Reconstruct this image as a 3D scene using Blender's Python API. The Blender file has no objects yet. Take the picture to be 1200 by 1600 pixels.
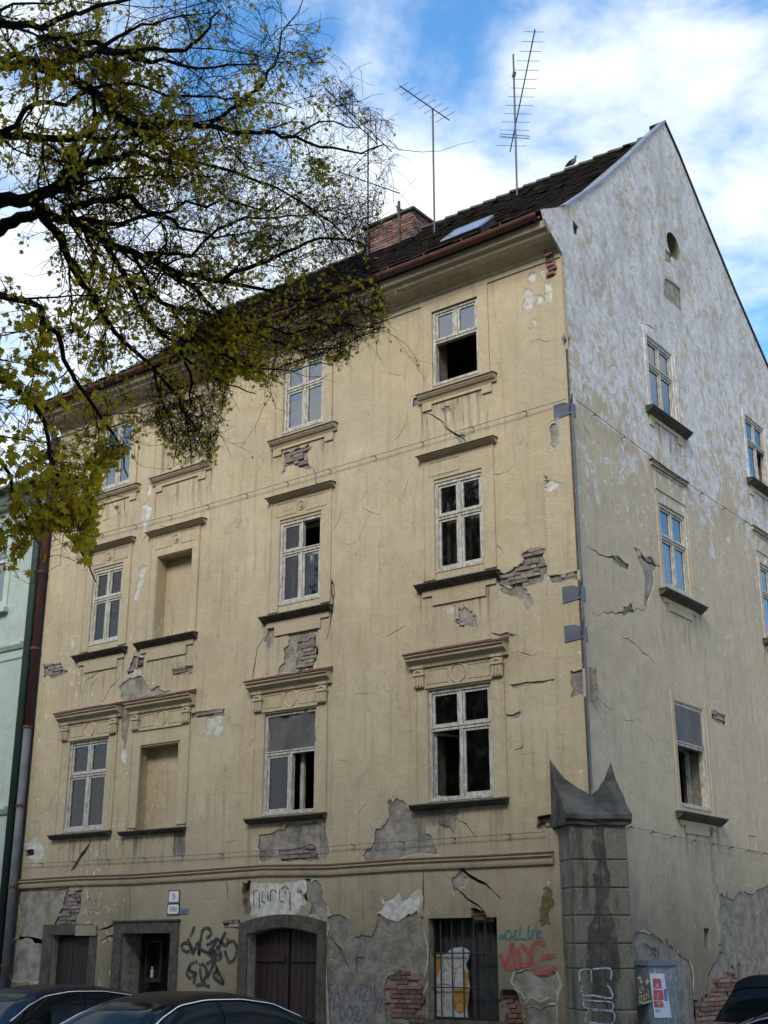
import bpy, bmesh, math, random
import numpy as np
from mathutils import Vector, Matrix
from mathutils.geometry import delaunay_2d_cdt
random.seed(7); np.random.seed(7)
R = math.radians
S = bpy.context.scene
COL = S.collection

# ------------------------------------------------------------ camera, sky, sun, exposure
CAM = Vector((9.0163, -16.7244, 1.75)); YAW = -0.65372; PITCH = 0.33505; FL = 1981.2
cd = bpy.data.cameras.new('camera'); cam = bpy.data.objects.new('camera', cd); COL.objects.link(cam)
cd.sensor_fit = 'VERTICAL'; cd.sensor_height = 24; cd.lens = FL/1600*24; cd.clip_end = 3000
cam.location = CAM; cam.rotation_euler = (math.pi/2+PITCH, 0, -YAW)
S.camera = cam
S.view_settings.view_transform = 'Standard'; S.view_settings.look = 'None'
S.view_settings.gamma = 1; S.view_settings.use_curve_mapping = False
S.view_settings.exposure = 1.17
SUN_AZ = R(163); SUN_EL = R(38)
sl = bpy.data.lights.new('sun', 'SUN'); sl.energy = 1.4; sl.angle = R(24); sl.color = (1.0, .93, .82)
sun = bpy.data.objects.new('sun', sl); COL.objects.link(sun)
sdir = Vector((math.sin(SUN_AZ)*math.cos(SUN_EL), math.cos(SUN_AZ)*math.cos(SUN_EL), math.sin(SUN_EL)))
sun.rotation_euler = sdir.to_track_quat('Z', 'Y').to_euler(); sun.location = (0, -10, 40)
W = bpy.data.worlds.new('World'); S.world = W; W.use_nodes = True
nt = W.node_tree; nt.nodes.clear(); N = nt.nodes.new; L = nt.links.new
out = N('ShaderNodeOutputWorld'); bg = N('ShaderNodeBackground'); bg.inputs[1].default_value = 0.07
sky = N('ShaderNodeTexSky'); sky.sky_type = 'NISHITA'; sky.sun_disc = False
sky.sun_elevation = SUN_EL; sky.sun_rotation = SUN_AZ; sky.altitude = 150; sky.air_density = 1.0; sky.dust_density = .6; sky.ozone_density = 3.0
tc = N('ShaderNodeTexCoord'); mp = N('ShaderNodeMapping'); mp.inputs['Location'].default_value = (-4.6, 1.2, 3.3)
mp.inputs['Scale'].default_value = (1, 1, 1.7)
L(tc.outputs['Generated'], mp.inputs[0])
n1 = N('ShaderNodeTexNoise'); n1.inputs['Scale'].default_value = 4.0; n1.inputs['Detail'].default_value = 9; n1.inputs['Roughness'].default_value = .56; n1.inputs['Distortion'].default_value = .35
n2 = N('ShaderNodeTexNoise'); n2.inputs['Scale'].default_value = 13; n2.inputs['Detail'].default_value = 7; n2.inputs['Roughness'].default_value = .6
L(mp.outputs[0], n1.inputs[0]); L(mp.outputs[0], n2.inputs[0])
sep = N('ShaderNodeSeparateXYZ'); L(tc.outputs['Generated'], sep.inputs[0])
mr = N('ShaderNodeMapRange'); mr.inputs[1].default_value = .25; mr.inputs[2].default_value = .72; mr.inputs[3].default_value = .13; mr.inputs[4].default_value = -.02
L(sep.outputs[2], mr.inputs[0])
ad = N('ShaderNodeMath'); ad.operation = 'ADD'; L(n1.outputs[0], ad.inputs[0]); L(mr.outputs[0], ad.inputs[1])
m2 = N('ShaderNodeMath'); m2.operation = 'MULTIPLY_ADD'; m2.inputs[1].default_value = .22; L(n2.outputs[0], m2.inputs[0]); L(ad.outputs[0], m2.inputs[2])
cr = N('ShaderNodeValToRGB'); cr.color_ramp.elements[0].position = .54; cr.color_ramp.elements[1].position = .78
cr.color_ramp.elements[0].color = (0, 0, 0, 1); cr.color_ramp.elements[1].color = (1, 1, 1, 1); cr.color_ramp.interpolation = 'EASE'
L(m2.outputs[0], cr.inputs[0])
cc = N('ShaderNodeMixRGB'); cc.inputs[1].default_value = (5.6, 6.6, 7.7, 1); cc.inputs[2].default_value = (7.6, 7.9, 8.1, 1)
L(n1.outputs[0], cc.inputs[0])
tint = N('ShaderNodeMixRGB'); tint.blend_type = 'MULTIPLY'; tint.inputs[0].default_value = 1; tint.inputs[2].default_value = (1.15, 1.85, 2.1, 1); L(sky.outputs[0], tint.inputs[1])
mx = N('ShaderNodeMixRGB'); L(cr.outputs[0], mx.inputs[0]); L(tint.outputs[0], mx.inputs[1]); L(cc.outputs[0], mx.inputs[2])
L(mx.outputs[0], bg.inputs[0]); L(bg.outputs[0], out.inputs[0])

# ------------------------------------------------------------ helpers
fw = Vector((math.sin(YAW)*math.cos(PITCH), math.cos(YAW)*math.cos(PITCH), math.sin(PITCH)))
rt = Vector((math.cos(YAW), -math.sin(YAW), 0)); up = rt.cross(fw)
def ray(a, b): return fw + rt*((a-600)/FL) - up*((b-800)/FL)
def at(a, b, dist): return CAM + ray(a, b)*dist
def zp(a, b, z): d = ray(a, b); return CAM + d*((z-CAM.z)/d.z)
def proj(P):
    d = P-CAM; z = d.dot(fw); return 600+FL*d.dot(rt)/z, 800-FL*d.dot(up)/z
class Wall:
    def __init__(s, k): s.k = k
    def P(s, u, v, o=0.0): return Vector((u, -o, v)) if s.k == 'f' else Vector((o, u, v))
    def px(s, a, b, o=0.0):
        d = ray(a, b)
        if s.k == 'f': t = (-o-CAM.y)/d.y; p = CAM+d*t; return (p.x, p.z)
        t = (o-CAM.x)/d.x; p = CAM+d*t; return (p.y, p.z)
FW = Wall('f'); GW = Wall('g')
WO = {}
class MB:
    def __init__(s): s.v = []; s.f = []
    def add(s, vs, fs):
        k = len(s.v); s.v += [Vector(q) for q in vs]; s.f += [tuple(i+k for i in f) for f in fs]; return s
    def box(s, x0, x1, y0, y1, z0, z1):
        return s.add([(x, y, z) for x in (x0, x1) for y in (y0, y1) for z in (z0, z1)], [(0, 1, 3, 2), (4, 6, 7, 5), (0, 4, 5, 1), (2, 3, 7, 6), (0, 2, 6, 4), (1, 5, 7, 3)])
    def wb(s, w, u0, u1, v0, v1, o0, o1):
        return s.add([w.P(u, v, o) for u in (u0, u1) for v in (v0, v1) for o in (o0, o1)], [(0, 1, 3, 2), (4, 6, 7, 5), (0, 4, 5, 1), (2, 3, 7, 6), (0, 2, 6, 4), (1, 5, 7, 3)])
    def ring(s, w, u0, u1, v0, v1, t, o0, o1, tb=None):
        tb = t if tb is None else tb
        s.wb(w, u0, u0+t, v0, v1, o0, o1); s.wb(w, u1-t, u1, v0, v1, o0, o1)
        s.wb(w, u0+t, u1-t, v1-t, v1, o0, o1)
        if tb > 0: s.wb(w, u0+t, u1-t, v0, v0+tb, o0, o1)
        return s
    def prism(s, w, pts, o0, o1):
        n = len(pts)
        return s.add([w.P(u, v, o0) for u, v in pts]+[w.P(u, v, o1) for u, v in pts], [tuple(range(n)), tuple(range(2*n-1, n-1, -1))]+[(i, (i+1) % n, n+(i+1) % n, n+i) for i in range(n)])
    def mould(s, w, prof, u0, u1, dv0=0, dv1=0):
        n = len(prof)
        return s.add([w.P(u0, v+dv0, o) for o, v in prof]+[w.P(u1, v+dv1, o) for o, v in prof], [tuple(range(n)), tuple(range(2*n-1, n-1, -1))]+[(i, (i+1) % n, n+(i+1) % n, n+i) for i in range(n)])
    def tube(s, pts, r, n=6, r1=None, cap=True):
        pts = [Vector(p) for p in pts]; m = len(pts); k = len(s.v); prev = None
        for i, p in enumerate(pts):
            d = (pts[min(i+1, m-1)]-pts[max(i-1, 0)])
            if d.length < 1e-9: d = Vector((0, 0, 1))
            d.normalize()
            a = prev-d*prev.dot(d) if prev is not None else None
            if a is None or a.length < 1e-4: a = d.orthogonal()
            a.normalize(); b = d.cross(a); prev = a
            rr = (r[i] if isinstance(r, (list, tuple)) else (r if r1 is None else r+(r1-r)*i/max(1, m-1)))
            for j in range(n):
                t = 2*math.pi*j/n; s.v.append(p+a*(rr*math.cos(t))+b*(rr*math.sin(t)))
        for i in range(m-1):
            for j in range(n):
                s.f.append((k+i*n+j, k+i*n+(j+1) % n, k+(i+1)*n+(j+1) % n, k+(i+1)*n+j))
        if cap: s.f.append(tuple(k+j for j in range(n))[::-1]); s.f.append(tuple(k+(m-1)*n+j for j in range(n)))
        return s
    def lathe(s, c, prof, n=12, ax=None):
        k = len(s.v); c = Vector(c)
        for r_, z in prof:
            for j in range(n):
                t = 2*math.pi*j/n; s.v.append(c+Vector((r_*math.cos(t), r_*math.sin(t), z)))
        for i in range(len(prof)-1):
            for j in range(n): s.f.append((k+i*n+j, k+i*n+(j+1) % n, k+(i+1)*n+(j+1) % n, k+(i+1)*n+j))
        s.f.append(tuple(k+j for j in range(n))[::-1]); s.f.append(tuple(k+(len(prof)-1)*n+j for j in range(n)))
        return s
    def build(s, name, mat, parent=None, kind=None, smooth=False, fix=True, label=None):
        me = bpy.data.meshes.new(name)
        if not s.v: s.v = [Vector((0, 0, 0))]
        c = sum(s.v, Vector())/len(s.v)
        lo = Vector([min(q[i] for q in s.v) for i in range(3)]); hi = Vector([max(q[i] for q in s.v) for i in range(3)])
        c = (lo+hi)/2; c.z = lo.z
        me.from_pydata([q-c for q in s.v], [], s.f)
        if fix:
            bm = bmesh.new(); bm.from_mesh(me); bmesh.ops.recalc_face_normals(bm, faces=bm.faces); bm.to_mesh(me); bm.free()
        if smooth: me.polygons.foreach_set('use_smooth', [True]*len(me.polygons))
        if mat: me.materials.append(mat)
        o = bpy.data.objects.new(name, me); COL.objects.link(o)
        o.location = c-(WO[parent.name] if parent else Vector()); WO[o.name] = c
        if parent: o.parent = parent
        if kind: o['kind'] = kind
        if label: o['label'] = label
        return o
def empty(name, loc): 
    o = bpy.data.objects.new(name, None); COL.objects.link(o); o.location = loc; WO[o.name] = Vector(loc); o.empty_display_size = .3; return o
def tag(o, label, cat, group=None):
    o['label'] = label; o['category'] = cat
    if group: o['group'] = group
    return o

# ------------------------------------------------------------ materials
class MT:
    def __init__(s, name):
        s.m = bpy.data.materials.new(name); s.m.use_nodes = True; s.t = s.m.node_tree
        s.b = s.t.nodes['Principled BSDF']; s.g = None
    def n(s, t): return s.t.nodes.new(t)
    def l(s, a, b): s.t.links.new(a, b)
    def pos(s, sc=(1, 1, 1)):
        if s.g is None: s.g = s.n('ShaderNodeNewGeometry')
        if sc == (1, 1, 1): return s.g.outputs['Position']
        m = s.n('ShaderNodeMapping'); m.inputs['Scale'].default_value = sc; s.l(s.g.outputs['Position'], m.inputs[0]); return m.outputs[0]
    def noise(s, sc, det=5, rough=.6, st=(1, 1, 1), dist=0):
        q = s.n('ShaderNodeTexNoise'); q.inputs['Scale'].default_value = sc; q.inputs['Detail'].default_value = det
        q.inputs['Roughness'].default_value = rough; q.inputs['Distortion'].default_value = dist; s.l(s.pos(st), q.inputs[0]); return q.outputs[0]
    def ramp(s, f, a, b, lo=0, hi=1):
        q = s.n('ShaderNodeMapRange'); q.inputs[1].default_value = a; q.inputs[2].default_value = b; q.inputs[3].default_value = lo; q.inputs[4].default_value = hi
        q.interpolation_type = 'SMOOTHSTEP'; s.l(f, q.inputs[0]); return q.outputs[0]
    def op(s, o, a, b):
        q = s.n('ShaderNodeMath'); q.operation = o
        for i, x in enumerate((a, b)):
            if isinstance(x, (int, float)): q.inputs[i].default_value = x
            else: s.l(x, q.inputs[i])
        return q.outputs[0]
    def mix(s, f, a, b, mode='MIX'):
        q = s.n('ShaderNodeMixRGB'); q.blend_type = mode
        for i, x in enumerate((f, a, b)):
            if isinstance(x, (int, float)): q.inputs[i].default_value = x
            elif isinstance(x, tuple): q.inputs[i].default_value = (*x, 1) if len(x) == 3 else x
            else: s.l(x, q.inputs[i])
        return q.outputs[0]
    def z(s):
        q = s.n('ShaderNodeSeparateXYZ'); s.l(s.pos(), q.inputs[0]); return q.outputs[2]
    def bump(s, h, st=.5, d=.02):
        q = s.n('ShaderNodeBump'); q.inputs['Strength'].default_value = st; q.inputs['Distance'].default_value = d; s.l(h, q.inputs['Height']); s.l(q.outputs[0], s.b.inputs['Normal'])
    def col(s, c):
        if isinstance(c, tuple): s.b.inputs['Base Color'].default_value = (*c, 1)
        else: s.l(c, s.b.inputs['Base Color'])
    def rough(s, r): s.b.inputs['Roughness'].default_value = r
def simple(name, c1, c2=None, sc=8, rough=.8, bump=.3, metal=0, st=(1, 1, 1), bsc=30, bd=.01, rnd=0, spec=None):
    m = MT(name); c2 = c2 or tuple(x*.75 for x in c1)
    f = m.ramp(m.noise(sc, 6, .65, st), .35, .65)
    c = m.mix(f, c1, c2)
    if rnd:
        oi = m.n('ShaderNodeObjectInfo'); hv = m.n('ShaderNodeHueSaturation'); m.l(c, hv.inputs['Color'])
        m.l(m.ramp(oi.outputs['Random'], 0, 1, 1-rnd, 1+rnd), hv.inputs['Value']); hv.inputs['Fac'].default_value = 1
        q = m.op('FRACT', m.op('MULTIPLY', oi.outputs['Random'], 7.3), 0); m.l(m.ramp(q, 0, 1, .75, 1.1), hv.inputs['Saturation']); c = hv.outputs[0]
    m.col(c); m.rough(rough); m.b.inputs['Metallic'].default_value = metal
    if spec is not None: m.b.inputs['Specular IOR Level'].default_value = spec
    if bump: m.bump(m.noise(bsc, 6, .7, st), bump, bd)
    return m.m
def plaster(name, base, alt, dirt, flake, flake_t, grey=None, gable=False):
    m = MT(name)
    big = m.noise(.55, 4, .6); med = m.noise(3.2, 6, .62); fine = m.noise(22, 5, .7)
    c = m.mix(m.ramp(big, .35, .65), base, alt)
    c = m.mix(m.ramp(med, .3, .7, 0, .45), c, tuple(x*.74 for x in base))
    wr = m.noise(1.7, 8, .72, (1, 1, 1), .8); c = m.mix(m.ramp(wr, .50, .66, 0, .30), c, tuple(min(1, x*1.18+.02) for x in base)); c = m.mix(m.ramp(m.noise(2.1, 9, .75, (1, 1, .7), 1.2), .58, .66, 0, .42), c, dirt)
    # run-off dirt in vertical streaks
    stk = m.noise(2.2, 7, .68, (3.4, 3.4, .25)); c = m.mix(m.ramp(stk, .48, .72, 0, .6), c, dirt)
    blot = m.noise(.9, 7, .7, (1, 1, .8), .6); c = m.mix(m.ramp(blot, .56, .74, 0, .5), c, dirt)
    # soiling and damp near the street; extra darkening paints in the shade down there
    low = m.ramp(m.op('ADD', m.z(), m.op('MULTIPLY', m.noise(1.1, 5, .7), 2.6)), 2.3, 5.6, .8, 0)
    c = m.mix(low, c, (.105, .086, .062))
    # flaked paint
    if gable:
        fl = m.op('ADD', m.op('MULTIPLY', m.noise(5.2, 10, .78, (1, 1, .8), .6), .72), m.op('MULTIPLY', m.noise(1.3, 4, .6, (1, 1, .8), .5), .28))
        zz = m.op('ADD', m.z(), m.op('MULTIPLY', m.noise(.42, 3, .5, (1, 1, .6)), 7))
        thr = m.ramp(zz, 9.3, 15.4, .125, -.05)
        k = m.op('SUBTRACT', fl, thr); mask = m.ramp(k, .49, .54, 0, .92)
        lil = m.mix(m.ramp(m.noise(6, 5, .7), .35, .65), flake, grey)
        c = m.mix(mask, c, lil)
        up = m.ramp(zz, 14, 18, 0, .45); c = m.mix(m.op('MULTIPLY', up, m.ramp(m.noise(1.5, 7, .7, (1, 1, .5)), .42, .6)), c, (.33, .32, .32))
        dk = m.noise(11, 8, .75, (1, 1, .35)); c = m.mix(m.ramp(dk, .6, .74, 0, .5), c, (.26, .245, .24))
        hb = m.op('ADD', m.op('MULTIPLY', mask, -.45), fine)
    else:
        fl = m.noise(7.5, 8, .7, (1, 1, .8), .2); rg = m.noise(.8, 3, .5)
        sx = m.n('ShaderNodeSeparateXYZ'); m.l(m.pos(), sx.inputs[0]); X_ = sx.outputs[0]
        side = m.op('MULTIPLY', m.ramp(X_, -10.6, -7.5, 1, 0), m.ramp(m.z(), 10.5, 7.5, 0, 1)); edge = m.op('MULTIPLY', m.ramp(X_, -2.0, -.3, 0, .75), m.ramp(m.noise(.9, 3, .6), .42, .6)); side = m.op('MAXIMUM', side, edge)
        k = m.op('ADD', m.op('SUBTRACT', fl, m.ramp(rg, .45, .68, .07, 0)), m.op('MULTIPLY', side, .105))
        c = m.mix(m.op('MULTIPLY', m.ramp(m.noise(.33, 5, .6), .42, .62), .55), c, tuple(v*q for v, q in zip(alt, (.86, .90, 1.0)))); mask = m.ramp(k, flake_t, flake_t+.015)
        c = m.mix(m.op('MULTIPLY', mask, .8), c, flake); hb = m.op('ADD', m.op('MULTIPLY', mask, -.5), fine)
    # hairline crazing
    v = m.n('ShaderNodeTexVoronoi'); v.feature = 'DISTANCE_TO_EDGE'; v.inputs['Scale'].default_value = 1.15
    dd = m.n('ShaderNodeVectorMath'); dd.operation = 'ADD'; nn = m.n('ShaderNodeTexNoise'); nn.inputs['Scale'].default_value = 2.4; nn.inputs['Detail'].default_value = 5
    m.l(m.pos(), nn.inputs[0]); sc = m.n('ShaderNodeVectorMath'); sc.operation = 'SCALE'; sc.inputs['Scale'].default_value = 1.1; m.l(nn.outputs[1], sc.inputs[0])
    m.l(m.pos(), dd.inputs[0]); m.l(sc.outputs[0], dd.inputs[1]); m.l(dd.outputs[0], v.inputs[0])
    hair = m.ramp(v.outputs[0], .0, .007, 1, 0); gate = m.ramp(m.noise(1.3, 2, .5), .5, .6)
    hair = m.op('MULTIPLY', hair, gate); c = m.mix(m.op('MULTIPLY', hair, .6), c, (.13, .11, .08))
    hsv = m.mix(m.ramp(fine, .3, .7, 0, .16), c, (.12, .1, .07)); m.col(hsv); m.rough(.92); m.b.inputs['Specular IOR Level'].default_value = .15
    h = m.op('ADD', m.op('MULTIPLY', med, 2.6), m.op('ADD', m.op('MULTIPLY', m.noise(1.4, 4, .55), 2.5), hb)); h = m.op('ADD', h, m.op('MULTIPLY', m.ramp(wr, .50, .62), .25)); h = m.op('SUBTRACT', h, m.op('MULTIPLY', hair, .8))
    m.bump(h, .38, .02); return m.m
M = {}
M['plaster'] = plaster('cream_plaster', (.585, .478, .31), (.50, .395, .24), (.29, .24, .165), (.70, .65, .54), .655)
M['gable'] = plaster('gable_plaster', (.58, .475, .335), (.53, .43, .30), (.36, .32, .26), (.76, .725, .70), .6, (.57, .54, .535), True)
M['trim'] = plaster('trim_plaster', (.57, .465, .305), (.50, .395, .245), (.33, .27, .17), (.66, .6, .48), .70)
M['render'] = simple('old_render', (.29, .25, .20), (.17, .145, .11), 5, .95, .9, bsc=14, bd=.035)
M['cement'] = simple('grey_cement', (.37, .325, .265), (.20, .17, .135), 3.4, .95, .9, bsc=12, bd=.03)
M['rubble'] = simple('lime_mortar', (.33, .29, .24), (.20, .165, .13), 7, .95, 1.0, bsc=20, bd=.04)
M['whitewash'] = simple('old_whitewash', (.64, .60, .52), (.40, .365, .30), 7, .9, .5, bsc=25)
M['undercoat'] = simple('pale_undercoat', (.50, .45, .36), (.34, .29, .21), 9, .93, .6, bsc=22)
M['brick'] = simple('red_brick', (.25, .11, .07), (.15, .085, .062), 14, .9, .7, rnd=.35, bsc=40)
M['brickgrey'] = simple('limed_brick', (.30, .235, .19), (.19, .145, .12), 10, .93, .8, rnd=.25, bsc=35)
M['chimbrick'] = simple('chimney_brick', (.22, .10, .07), (.10, .065, .055), 9, .9, .6, rnd=.45, bsc=40)
M['mortar'] = simple('dark_mortar', (.15, .13, .11), None, 10, .95, .6)
M['tile'] = simple('roof_tile', (.050, .042, .040), (.028, .026, .028), 6, .93, .5, rnd=0, spec=.15)
M['moss'] = simple('mossy_ridge', (.10, .10, .06), (.06, .055, .045), 9, .95, .6, spec=.15)
M['tin'] = simple('weathered_tin', (.055, .048, .04), (.10, .09, .075), 10, .7, .3, spec=.3)
M['redtin'] = simple('red_clay_edge', (.20, .075, .045), (.12, .055, .04), 8, .8, .4)
M['gutter'] = simple('rusty_gutter', (.15, .05, .03), (.085, .04, .03), 5, .6, .3)
M['flash'] = simple('zinc_flashing', (.30, .30, .34), (.20, .20, .24), 5, .5, .15, metal=.3)
M['steel'] = simple('painted_steel', (.12, .13, .155), (.085, .095, .115), 5, .55, .15)
M['wire'] = simple('galvanised_wire', (.12, .11, .10), None, 5, .6, 0)
M['antenna'] = simple('antenna_metal', (.035, .035, .045), None, 5, .5, 0)
M['paint'] = simple('flaking_white_paint', (.56, .53, .46), (.30, .265, .21), 22, .8, .7, bsc=50, st=(1, 1, .35))
M['wood'] = simple('old_red_wood', (.042, .017, .010), (.011, .007, .006), 6, .7, .6, st=(5, 5, .4), bsc=12)
M['darkwood'] = simple('dark_wood', (.028, .017, .011), (.014, .010, .008), 6, .7, .5, st=(4, 4, .4), bsc=12)
M['stone'] = simple('granite_frame', (.105, .09, .065), (.048, .042, .032), 6, .9, .6, bsc=22, bd=.02)
def buttress_mat():
    m = MT('buttress_stone'); g = m.noise(30, 5, .75); c = m.mix(m.ramp(g, .3, .7), (.22, .195, .145), (.12, .105, .078))
    c = m.mix(m.ramp(m.noise(1.6, 6, .7, (2.2, 2.2, .35)), .47, .6, 0, .8), c, (.055, .05, .042))
    c = m.mix(m.ramp(m.noise(2.6, 5, .7), .55, .7, 0, .6), c, (.30, .24, .15)); m.col(c); m.rough(.92); m.bump(g, .6, .015); return m.m
M['buttress'] = buttress_mat()
M['stain'] = simple('run_off_stain', (.045, .042, .037), (.08, .073, .06), 9, .85, .5, st=(1, 1, .4), bsc=30)
M['cap'] = simple('cap_stone', (.10, .09, .072), (.03, .028, .024), 2.2, .9, .6, bsc=20, bd=.02)
M['cloth'] = simple('grey_cloth', (.12, .11, .10), (.08, .075, .07), 4, .9, .2)
M['curtain'] = simple('net_curtain', (.22, .22, .21), (.10, .10, .10), 3, .9, .1)
M['board'] = simple('grey_board', (.13, .125, .12), (.09, .088, .085), 3, .85, .2)
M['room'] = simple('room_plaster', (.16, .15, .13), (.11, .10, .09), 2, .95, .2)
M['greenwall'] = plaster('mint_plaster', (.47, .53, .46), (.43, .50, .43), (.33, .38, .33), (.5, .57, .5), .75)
M['greentrim'] = simple('mint_trim', (.46, .54, .45), (.38, .46, .38), 3, .9, .3)
M['greenpipe'] = simple('dark_green_pipe', (.018, .035, .024), (.03, .05, .035), 3, .5, .1)
M['redpipe'] = simple('oxide_red_pipe', (.13, .035, .025), (.075, .035, .03), 3, .6, .2)
M['greypipe'] = simple('grey_pipe', (.13, .13, .125), (.08, .08, .08), 3, .6, .2)
M['asphalt'] = simple('asphalt', (.055, .055, .053), (.04, .04, .038), 2, .9, .6, bsc=60)
M['paving'] = simple('pavement', (.17, .16, .145), (.12, .115, .105), 2, .9, .5, bsc=40)
M['kerb'] = simple('kerb_stone', (.22, .21, .19), (.16, .15, .14), 4, .9, .5)
M['earth'] = simple('earth', (.11, .095, .06), (.07, .07, .035), .6, .95, .6, bsc=8)
M['twig'] = simple('twig_bark', (.030, .024, .019), None, 12, .9, 0, spec=.1)
M['bark'] = simple('bark', (.022, .019, .016), (.012, .011, .010), 12, .95, .8, st=(1, 1, .4), bsc=30, spec=.1)
M['sheet'] = simple('corrugated_sheet', (.035, .037, .034), (.022, .023, .022), 5, .7, .3)
M['bar'] = simple('rusty_bar', (.045, .028, .022), None, 8, .7, .2)
M['signw'] = simple('enamel_white', (.72, .71, .70), (.62, .61, .62), 12, .35, .1)
M['signr'] = simple('enamel_red', (.14, .02, .03), None, 5, .35, 0)
M['signb'] = simple('enamel_black', (.02, .02, .02), None, 5, .4, 0)
M['plateb'] = simple('blue_grey_plate', (.12, .14, .22), (.17, .19, .26), 12, .5, .1)
M['g_black'] = simple('black_spray', (.012, .012, .012), (.03, .03, .028), 9, .6, .2)
M['g_teal'] = simple('teal_spray', (.03, .22, .20), None, 9, .6, .2)
M['g_red'] = simple('red_spray', (.42, .085, .07), (.32, .09, .07), 9, .6, .2)
M['g_blue'] = simple('blue_spray', (.07, .12, .27), None, 9, .6, .2)
M['g_white'] = simple('white_spray', (.5, .5, .54), (.36, .36, .38), 9, .6, .2)
M['g_orange'] = simple('orange_spray', (.42, .15, .08), None, 9, .6, .2)
M['olive'] = simple('olive_stain', (.12, .10, .03), (.2, .16, .06), 14, .85, .3)
M['scrape'] = simple('pale_scrape', (.5, .46, .38), (.38, .33, .25), 14, .9, .4)
M['box'] = simple('scuffed_cabinet', (.10, .12, .12), (.20, .22, .23), 9, .6, .3, st=(2, 2, .5))
M['p_black'] = simple('poster_black', (.03, .02, .015), None, 5, .5, .1)
M['p_white'] = simple('poster_white', (.68, .68, .74), (.55, .56, .66), 5, .5, .1)
M['p_yellow'] = simple('poster_yellow', (.65, .50, .14), None, 5, .5, .0)
M['p_red'] = simple('poster_red', (.50, .03, .05), None, 5, .5, .0)
M['p_blue'] = simple('poster_blue', (.10, .09, .35), None, 5, .5, .0)
M['cut'] = simple('cutout_paper', (.46, .44, .40), (.36, .35, .32), 7, .8, .2)
M['cuto'] = simple('cutout_orange', (.42, .22, .03), None, 7, .8, .1)
M['rubber'] = simple('tyre_rubber', (.02, .02, .02), None, 5, .8, .2)
M['figure'] = simple('painted_plaster_figure', (.62, .60, .58), None, 20, .5, .1)
def glossy(name, c, rough, metal=0, coat=0):
    m = MT(name); m.col(c); m.rough(rough); m.b.inputs['Metallic'].default_value = metal; m.b.inputs['Coat Weight'].default_value = coat; m.b.inputs['Coat Roughness'].default_value = .04; return m.m
M['chrome'] = glossy('chrome', (.75, .75, .75), .12, 1)
def carpaint(name, c):
    m = MT(name); n = m.noise(3, 6, .7); m.col(m.mix(m.ramp(n, .4, .7, 0, .1), c, (.03, .03, .03))); m.rough(.4); m.b.inputs['Specular IOR Level'].default_value = .04; m.b.inputs['Coat Weight'].default_value = .12; m.b.inputs['Coat Roughness'].default_value = .06; return m.m
M['carblack'] = carpaint('black_car_paint', (.006, .006, .008)); M['carblue'] = carpaint('dark_blue_car_paint', (.006, .008, .02))
M['carglass'] = glossy('car_glass', (.006, .009, .009), .06); M['carglass'].node_tree.nodes['Principled BSDF'].inputs['IOR'].default_value = 1.2
M['lamp_red'] = glossy('red_lens', (.25, .01, .01), .15); M['lamp_clear'] = glossy('clear_lens', (.5, .5, .5), .1)
def glass(name, refl, tintc, rough=.015):
    m = MT(name); t = m.t; t.nodes.remove(m.b); g = m.n('ShaderNodeBsdfGlossy'); g.inputs['Roughness'].default_value = rough
    tr = m.n('ShaderNodeBsdfTransparent'); tr.inputs[0].default_value = (*tintc, 1)
    fr = m.n('ShaderNodeFresnel'); fr.inputs[0].default_value = refl
    bp = m.n('ShaderNodeBump'); bp.inputs['Strength'].default_value = .12; bp.inputs['Distance'].default_value = .02; m.l(m.noise(2.2, 2, .5), bp.inputs['Height']); m.l(bp.outputs[0], g.inputs['Normal'])
    d = m.n('ShaderNodeBsdfDiffuse'); d.inputs[0].default_value = (.25, .25, .23, 1); s0 = m.n('ShaderNodeMixShader'); m.l(m.ramp(m.noise(6, 5, .7), .45, .8, .01, .09), s0.inputs[0]); m.l(tr.outputs[0], s0.inputs[1]); m.l(d.outputs[0], s0.inputs[2])
    mx = m.n('ShaderNodeMixShader'); m.l(fr.outputs[0], mx.inputs[0]); m.l(s0.outputs[0], mx.inputs[1]); m.l(g.outputs[0], mx.inputs[2])
    m.l(mx.outputs[0], t.nodes['Material Output'].inputs[0]); return m.m
M['glass'] = glass('window_glass', 1.6, (.72, .74, .72)); M['glass2'] = glass('double_window_glass', 3.2, (.6, .62, .62))
def leafmat():
    m = MT('autumn_leaf'); t = m.t; t.nodes.remove(m.b)
    n = m.noise(1.3, 3, .6); n2_ = m.noise(28, 2, .5)
    c = m.mix(m.ramp(n, .35, .65), (.66, .50, .035), (.46, .37, .035)); c = m.mix(m.ramp(n2_, .45, .7, 0, .6), c, (.76, .58, .06))
    d = m.n('ShaderNodeBsdfDiffuse'); tr = m.n('ShaderNodeBsdfTranslucent'); m.l(c, d.inputs[0]); m.l(c, tr.inputs[0])
    mx = m.n('ShaderNodeMixShader'); mx.inputs[0].default_value = .5; m.l(d.outputs[0], mx.inputs[1]); m.l(tr.outputs[0], mx.inputs[2]); m.l(mx.outputs[0], t.nodes['Material Output'].inputs[0]); return m.m
M['leaf'] = leafmat()
M['foliage'] = simple('shade_tree_foliage', (.075, .085, .02), (.045, .06, .018), .8, .8, 0)

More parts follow.
